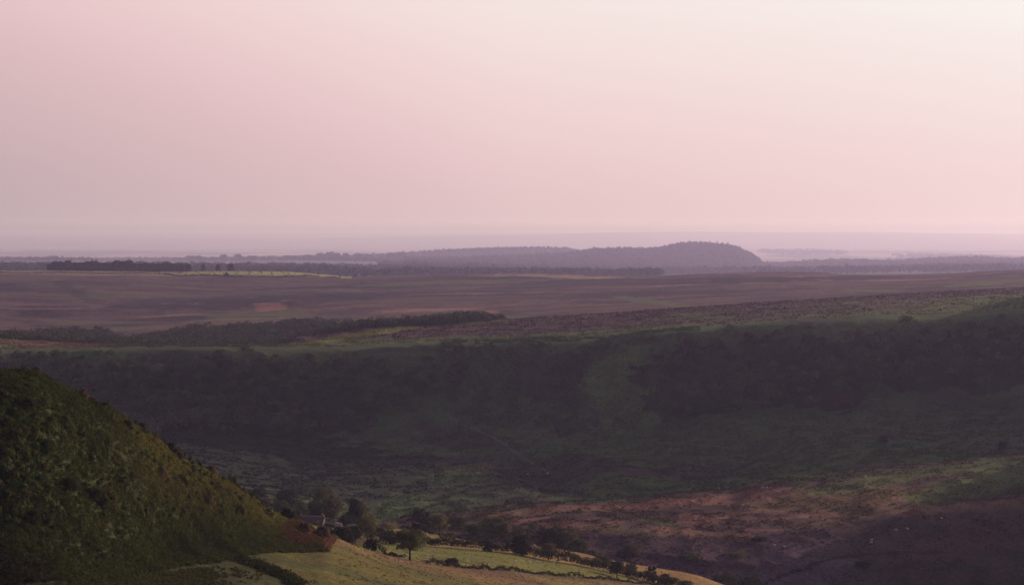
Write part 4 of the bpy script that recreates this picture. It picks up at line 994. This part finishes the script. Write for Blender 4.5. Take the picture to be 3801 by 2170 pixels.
for (xo, yo, dm, k, lb) in SHEEP:
    X, Y, z = hit(O(xo), O(yo), dm)
    o = bpy.data.objects.new('sheep', SM[k]); COL.objects.link(o)
    s = rng.uniform(.85, 1.02)
    o.location = (X, Y, z - .02); o.rotation_euler = (0, 0, rng.uniform(-.5, .5) + (math.pi if rng.random() < .5 else 0)); o.scale = (s, s, s)
    tag(o, lb, 'sheep', 'sheep grazing in the valley')

# ------------------------------------------------------------------ farmhouse
def farmhouse():
    X, Y = at_px(1158, 884); z = float(ground(X, Y)[0]) - .2
    top = CAMZ - float(tand(O(1913))) * Y
    e = empty('farmhouse', (X, Y, z), math.radians(-9))
    Lh, Wd = 9.5, 5.6; ridge = top - z; eave = ridge - 2.3
    m = MB()
    def gable(mb, x, t):
        mb.add([(x-t,-Wd/2,0),(x+t,-Wd/2,0),(x+t,Wd/2,0),(x-t,Wd/2,0),(x-t,-Wd/2,eave),(x+t,-Wd/2,eave),(x+t,Wd/2,eave),(x-t,Wd/2,eave),(x-t,0,ridge-.15),(x+t,0,ridge-.15)],
               [(0,3,2,1),(0,1,5,4),(1,2,6,5),(2,3,7,6),(3,0,4,7)])
        mb.add([(x-t,-Wd/2,eave),(x+t,-Wd/2,eave),(x+t,0,ridge-.15),(x-t,0,ridge-.15),(x+t,Wd/2,eave),(x-t,Wd/2,eave)],[(0,1,2,3),(3,2,4,5)])
        mb.add([(x+t,-Wd/2,eave),(x+t,Wd/2,eave),(x+t,0,ridge-.15),(x-t,-Wd/2,eave),(x-t,0,ridge-.15),(x-t,Wd/2,eave)],[(0,1,2),(3,4,5)])
    gable(m, 0, Lh / 2)
    m.build('wall', M_STONE, e)
    r = MB(); ov = .35; th = .16
    for s in (-1, 1):
        y1, z1 = s * (Wd / 2 + ov), eave - ov * 2.15 / (Wd / 2) ; x1 = Lh / 2 + .25
        Pq = [(-x1, 0, ridge), (x1, 0, ridge), (x1, y1, z1), (-x1, y1, z1)]
        Pq += [(a, b, c - th) for a, b, c in Pq]
        r.add(Pq, [(0,1,2,3),(7,6,5,4),(0,4,5,1),(1,5,6,2),(2,6,7,3),(3,7,4,0)])
    rf = r.build('roof', M_ROOF, e)
    c = MB(); c.box((0, 0, ridge + .06), (Lh + .5, .28, .14)); c.build('ridge_tiles', M_COPING, rf)
    for s in (-1, 1):
        k = MB(); k.box((s * (Lh / 2 - .45), 0, ridge + .35), (.6, .5, .9)); ch = k.build('chimney', M_STONE, rf)
        for q in (-.17, .17):
            k = MB(); k.tube([(s*(Lh/2-.45)+q, 0, ridge+.9), (s*(Lh/2-.45)+q, 0, ridge+1.3)], [.12, .10], 8); k.build('chimney_pot', M_ROOF, ch)
    for (wx, wz) in ((-3, eave - 1.2), (0, eave - 1.2), (3, eave - 1.2), (-3, 1.3), (3, 1.3)):
        k = MB(); yy = -Wd / 2 - .02
        for (ax, az, bx, bzz) in ((0, .52, .9, .1), (0, -.52, 1.0, .1), (-.42, 0, .08, 1.0), (.42, 0, .08, 1.0), (0, 0, .05, .95)):
            k.box((wx + ax, yy, wz + az), (bx, .08, bzz))
        w_ = k.build('window', M_PAINT, e)
        k = MB(); k.box((wx, yy + .01, wz), (.78, .05, .95)); k.build('pane', M_GLASS, w_)
    k = MB(); k.box((0, -Wd / 2 - .03, 1.05), (.95, .1, 2.1)); d = k.build('door', M_POST, e)
    tag(e, 'stone farmhouse with a reddish tiled roof and two chimneys, half hidden by the near hill', 'house')
farmhouse()

def wall_run(name, label, pts, h, t, mat, dmin, cope=True, group=None):
    P3 = [hit(px, py, dmin) for px, py in pts]
    o0 = P3[0]; e = empty(name, o0)
    m = MB(); c = MB()
    for a, b in zip(P3[:-1], P3[1:]):
        L_ = math.hypot(b[0] - a[0], b[1] - a[1]); n = max(1, int(L_ / 2.5)); an = math.atan2(b[1] - a[1], b[0] - a[0])
        for i in range(n):
            f = (i + .5) / n; x = a[0] + (b[0] - a[0]) * f; y = a[1] + (b[1] - a[1]) * f; z = float(ground(x, y)[0])
            m.box((x - o0[0], y - o0[1], z - o0[2] + h / 2 - .3), (L_ / n + .02, t, h + .6 + .004 * (i % 2)), an)
            if cope: c.box((x - o0[0], y - o0[1], z - o0[2] + h + .06), (L_ / n - .02, t + .14, .11), an)
    m.build('stonework', mat, e)
    if cope: c.build('coping', M_COPING, e)
    tag(e, label, 'wall', group); return e
GW = 'stone walls round the farmhouse garden'
wall_run('garden_wall', 'long dark retaining wall along the near edge of the farmhouse lawn', [(331,533.5),(340,534.4),(350,535)], 2.0, .5, M_STONE, 700, False, GW)
wall_run('garden_wall', 'short sunlit wall with pale coping beyond the farmhouse lawn', [(335.6,527.0),(342,527.2)], 1.6, .5, M_COPING, 850, True, GW)
wall_run('garden_wall', 'thin wall with pale coping reaching right from the lawn to the trees', [(347,527.3),(357.5,527.6)], 1.2, .45, M_STONE, 850, True, GW)
wall_run('garden_wall', 'sloping wall running back from the farmhouse corner', [(324,524.6),(334.5,526.8)], 1.3, .45, M_STONE, 860, True, GW)

# ------------------------------------------------------------------ fence at the tip of the near hill
def fence():
    P3 = [hit(px, py, 400) for px, py in [(334,538.2),(331,541.5),(328.5,545),(326,549),(324,552.5)]]
    seg = np.concatenate([[0], np.cumsum([math.hypot(b[0]-a[0], b[1]-a[1]) for a, b in zip(P3[:-1], P3[1:])])])
    n = max(6, int(seg[-1] / 5)); s = np.linspace(0, seg[-1], n)
    X = np.interp(s, seg, [p[0] for p in P3]); Y = np.interp(s, seg, [p[1] for p in P3]); Z = ground(X, Y)
    e = empty('wire_fence', (X[0], Y[0], Z[0])); o = np.array([X[0], Y[0], Z[0]])
    for i in range(n):
        k = MB(); k.box((X[i]-o[0], Y[i]-o[1], Z[i]-o[2]+.55), (.16, .16, 1.5), .3 * i, top=.8); k.build('post', M_POST, e)
    for hz in (.45, .8, 1.15):
        k = MB(); k.tube(np.stack([X - o[0], Y - o[1], Z - o[2] + hz], 1), np.full(n, .025), 4); k.build('rail', M_POST, e)
    tag(e, 'short post and wire fence running down the tip of the near hill', 'fence')
fence()

def shed(label, xo, yo, L_, Hh, dm):
    X, Y, z = hit(O(xo), O(yo), dm); e = empty('white_shed', (X, Y, z - .1), .2)
    m = MB(); m.box((0, 0, Hh / 2), (L_, 3.5, Hh)); m.build('wall', M_PAINT, e)
    m = MB(); m.add([(-L_/2-.2,-2,Hh),(L_/2+.2,-2,Hh),(L_/2+.2,2,Hh),(-L_/2-.2,2,Hh),(-L_/2-.2,0,Hh+.9),(L_/2+.2,0,Hh+.9)], [(0,1,5,4),(2,3,4,5),(0,3,2,1)])
    m.add([(-L_/2-.2,-2,Hh),(-L_/2-.2,2,Hh),(-L_/2-.2,0,Hh+.9),(L_/2+.2,-2,Hh),(L_/2+.2,2,Hh),(L_/2+.2,0,Hh+.9)], [(0,2,1),(3,4,5)])
    m.build('roof', M_PAINT, e)
    tag(e, label, 'shed')
shed('small white field shed in front of the dark tree row near its middle', 475, 1003.5, 7, 3.4, 4200)
shed('low long white roof in front of the left part of the dark tree row', 306, 1002.5, 8, 1.6, 4200)

# ------------------------------------------------------------------ heather, bracken and grass tufts that give the open ground its nap
def tufts(name, n, p0, p1, f0, f1, seed, s0, s1, flat, nl, leaf, colf):
    r = np.random.default_rng(seed)
    px = r.uniform(p0, p1, n); f = r.random(n)
    a = f0(px); b_ = f1(px); Y = a + (b_ - a) * f; X = (px - 512) / F * Y; Z = ground(X, Y)
    k = fbm(X, Y, s1 * 6, 3, seed, .6) > .47
    X, Y, Z, px = X[k], Y[k], Z[k], px[k]; m = len(X)
    _, q = proj(X, Y, Z)
    s = s0 + (s1 - s0) * r.random(m) ** 2
    c_ = colf(px, q, X, Y, r, m)
    v, f, c = leafcloud(np.stack([X, Y, Z + s * flat * .3], 1), np.stack([s, s, s * flat], 1), nl, leaf, r, c_, .15, .5, nr=.4)
    o = mesh_np(name, v, f, M_WOOD, None, c); tag(o, kind='stuff')
kd = lambda n: (lambda px: np.interp(px, COLS, KD[LI[n]]))
def base_col(px, q, X, Y, r, m, mul=.8, var=.5):
    # the same cover the ground has there, read from the sheet
    rr = np.clip(np.searchsorted(ROWS, Y), 0, NR - 1); cc_ = np.clip(np.searchsorted(COLS, px), 0, NC - 1)
    return CG.reshape(NR, NC, 3)[rr, cc_] * mul * (1 - var / 2 + var * r.random((m, 1)))
tufts('bracken_clumps', 9000, -110, 335, kd('s3'), kd('k6'), 806, .4, 1.2, .6, 8, .6, lambda *a: base_col(*a, .85, .7))
tufts('heather_clumps', 26000, 400, 1090, kd('k4'), kd('k6'), 801, .35, 1.1, .7, 9, .42, lambda *a: base_col(*a, .75, .8))
tufts('bracken_clumps', 50000, -110, 1090, kd('k6'), kd('k8'), 802, .5, 1.5, .6, 7, .75, lambda *a: base_col(*a, .85, .7))
tufts('bracken_clumps', 9000, 440, 700, kd('k8'), kd('s5'), 803, .6, 1.8, .6, 8, .85, lambda *a: base_col(*a, .85, .7))
tufts('heather_clumps', 22000, -60, 1090, kd('s5'), kd('s6'), 804, .6, 1.8, .35, 6, 1.1, lambda *a: base_col(*a, 1.15, .7))
tufts('meadow_tufts', 6000, 335, 720, lambda px: kd('k1')(px) - 20, kd('h1'), 805, .15, .45, .6, 7, .22, lambda *a: base_col(*a, 1.1, .5))

DENOISE = True

# ------------------------------------------------------------------ sky, sun, haze, camera
SUN_AZ, SUN_EL = 57.0, 13.0
def world():
    w = bpy.data.worlds.new('World'); sc.world = w; w.use_nodes = True
    nt = w.node_tree; N = nt.nodes; Lk = nt.links; N.clear()
    out = N.new('ShaderNodeOutputWorld')
    tc = N.new('ShaderNodeTexCoord'); sp = N.new('ShaderNodeSeparateXYZ'); Lk.new(tc.outputs['Generated'], sp.inputs[0])
    def M(op, a, b=None, clamp=False):
        n = N.new('ShaderNodeMath'); n.operation = op; n.use_clamp = clamp
        for i, v in enumerate((a, b)):
            if v is None: continue
            if hasattr(v, 'is_output') or hasattr(v, 'links'): Lk.new(v, n.inputs[i])
            else: n.inputs[i].default_value = v
        return n.outputs[0]
    x, y, z = sp.outputs
    az = M('ARCTAN2', x, y); el = M('ARCSINE', z)
    # brightness rises with height and towards the sun on the right
    ap = M('MULTIPLY', az, F)
    t = M('ADD', M('MULTIPLY', el, F), 0.36 * 512)
    t = M('ADD', t, M('MULTIPLY', M('MAXIMUM', M('MINIMUM', ap, 0.0), -1400.0), 0.36))
    t = M('ADD', t, M('MULTIPLY', M('MAXIMUM', ap, 0.0), 0.15))
    t = M('DIVIDE', t, 560.0)
    rp = N.new('ShaderNodeValToRGB'); rp.color_ramp.interpolation = 'LINEAR'
    st = [(0.0, (.43, .325, .36)), (.05, (.50, .375, .405)), (.357, (.735, .510, .530)), (.455, (.812, .575, .592)), (.54, (.855, .638, .645)), (.688, (.905, .745, .725)), (.752, (.912, .785, .762)), (.90, (.940, .896, .871))]
    e = rp.color_ramp.elements
    e[0].position, e[0].color = st[0][0], (*st[0][1], 1); e[1].position, e[1].color = st[-1][0], (*st[-1][1], 1)
    for p, c in st[1:-1]:
        q = e.new(p); q.color = (*c, 1)
    Lk.new(t, rp.inputs[0])
    bg = N.new('ShaderNodeBackground'); Lk.new(rp.outputs[0], bg.inputs[0]); 
    lo = N.new('ShaderNodeMapRange'); lo.interpolation_type = 'SMOOTHSTEP'; lo.inputs['From Min'].default_value = 0.0; lo.inputs['From Max'].default_value = 0.0085
    lo.inputs['To Min'].default_value = 0.12; lo.inputs['To Max'].default_value = 1.0; Lk.new(el, lo.inputs[0]); Lk.new(lo.outputs[0], bg.inputs[1])
    # clear upper sky
    sky = N.new('ShaderNodeTexSky'); sky.sky_type = 'NISHITA'; sky.sun_disc = False
    sky.sun_elevation = math.radians(SUN_EL); sky.sun_rotation = math.radians(SUN_AZ)
    sky.dust_density = 3.0; sky.air_density = 1.2
    tint = N.new('ShaderNodeMix'); tint.data_type = 'RGBA'; tint.blend_type = 'MULTIPLY'; tint.inputs[0].default_value = 1.0
    tint.inputs[7].default_value = (1.0, 0.80, 0.95, 1); Lk.new(sky.outputs[0], tint.inputs[6])
    bz = N.new('ShaderNodeBackground'); Lk.new(tint.outputs[2], bz.inputs[0]); bz.inputs[1].default_value = SKY_STR
    # how much of the bright low band: fades above 10 degrees and away from the sunny side
    up = N.new('ShaderNodeMapRange'); up.interpolation_type = 'SMOOTHSTEP'
    up.inputs['From Min'].default_value = 0.14; up.inputs['From Max'].default_value = 0.55
    up.inputs['To Min'].default_value = 1.0; up.inputs['To Max'].default_value = 0.0; Lk.new(el, up.inputs[0])
    c = M('ADD', M('MULTIPLY', x, math.sin(math.radians(35))), M('MULTIPLY', y, math.cos(math.radians(35))))
    sd = N.new('ShaderNodeMapRange'); sd.interpolation_type = 'SMOOTHSTEP'
    sd.inputs['From Min'].default_value = -0.2; sd.inputs['From Max'].default_value = 0.55
    sd.inputs['To Min'].default_value = 0.12; sd.inputs['To Max'].default_value = 1.0; Lk.new(c, sd.inputs[0])
    k = M('MULTIPLY', up.outputs[0], sd.outputs[0], True)
    mx = N.new('ShaderNodeMixShader'); Lk.new(k, mx.inputs[0]); Lk.new(bz.outputs[0], mx.inputs[1]); Lk.new(bg.outputs[0], mx.inputs[2])
    # bright aureole around the low sun
    sd_ = Vector((math.sin(math.radians(SUN_AZ)) * math.cos(math.radians(SUN_EL)), math.cos(math.radians(SUN_AZ)) * math.cos(math.radians(SUN_EL)), math.sin(math.radians(SUN_EL))))
    dt = M('ADD', M('ADD', M('MULTIPLY', x, sd_.x), M('MULTIPLY', y, sd_.y)), M('MULTIPLY', z, sd_.z))
    gl = M('POWER', M('MAXIMUM', dt, 0.0), 14.0)
    bg2 = N.new('ShaderNodeBackground'); bg2.inputs[0].default_value = (1.0, 0.80, 0.68, 1); Lk.new(M('MULTIPLY', gl, AUREOLE), bg2.inputs[1])
    ad = N.new('ShaderNodeAddShader'); Lk.new(mx.outputs[0], ad.inputs[0]); Lk.new(bg2.outputs[0], ad.inputs[1])
    Lk.new(ad.outputs[0], out.inputs[0])
    w.cycles.sampling_method = 'AUTOMATIC'

SKY_STR = 0.08; AUREOLE = 1.6
world()
sl = bpy.data.lights.new('sun', 'SUN'); sl.energy = 5.0; sl.angle = math.radians(0.6); sl.color = (0.95, 0.68, 0.62)
so = link(bpy.data.objects.new('sun', sl)); so.location = (0, 0, 400)
a, e_ = math.radians(SUN_AZ), math.radians(SUN_EL)
so.rotation_euler = Vector((math.sin(a) * math.cos(e_), math.cos(a) * math.cos(e_), math.sin(e_))).to_track_quat('Z', 'Y').to_euler()

def haze():
    m, nt, N, Lk = newmat('haze_air')
    out = N.new('ShaderNodeOutputMaterial'); v = N.new('ShaderNodeVolumePrincipled')
    v.inputs['Color'].default_value = HAZE_COL
    v.inputs['Density'].default_value = HAZE_D
    v.inputs['Anisotropy'].default_value = HAZE_G
    v.inputs['Absorption Color'].default_value = (1, 1, 1, 1)   # clear air: it only scatters
    Lk.new(v.outputs[0], out.inputs['Volume'])
    b = MB()
    zmin = float(ZG.min()) - 1.0; zmax = max(float(ZG.max()), CAMZ + 2) + 12.0
    x1 = float(np.abs(XG).max()) + 500; y0 = -1500.0; y1 = 52300.0
    b.box((0, (y0 + y1) / 2, (zmin + zmax) / 2), (2 * x1, y1 - y0, zmax - zmin))
    o = b.build('haze', m); tag(o, kind='stuff'); return o
HAZE_D = 4.3e-5; HAZE_COL = (0.65, 0.62, 0.98, 1); HAZE_G = 0.42
haze()

cam = bpy.data.cameras.new('camera'); cam.sensor_width = 36.0; cam.lens = 36.0 * F / W
cam.clip_start = 0.5; cam.clip_end = 120000.0
co = link(bpy.data.objects.new('camera', cam)); co.location = (0, 0, CAMZ)
co.rotation_euler = (math.pi / 2 - PITCH, 0, 0)
sc.camera = co
sc.render.engine = 'CYCLES'
sc.view_settings.view_transform = 'Standard'; sc.view_settings.look = 'None'
sc.view_settings.exposure = 0.0; sc.view_settings.gamma = 1.0
sc.cycles.use_denoising = DENOISE
sc.cycles.max_bounces = 4; sc.cycles.diffuse_bounces = 2; sc.cycles.transparent_max_bounces = 8
sc.cycles.volume_bounces = 1
sc.cycles.sample_clamp_indirect = 4.0
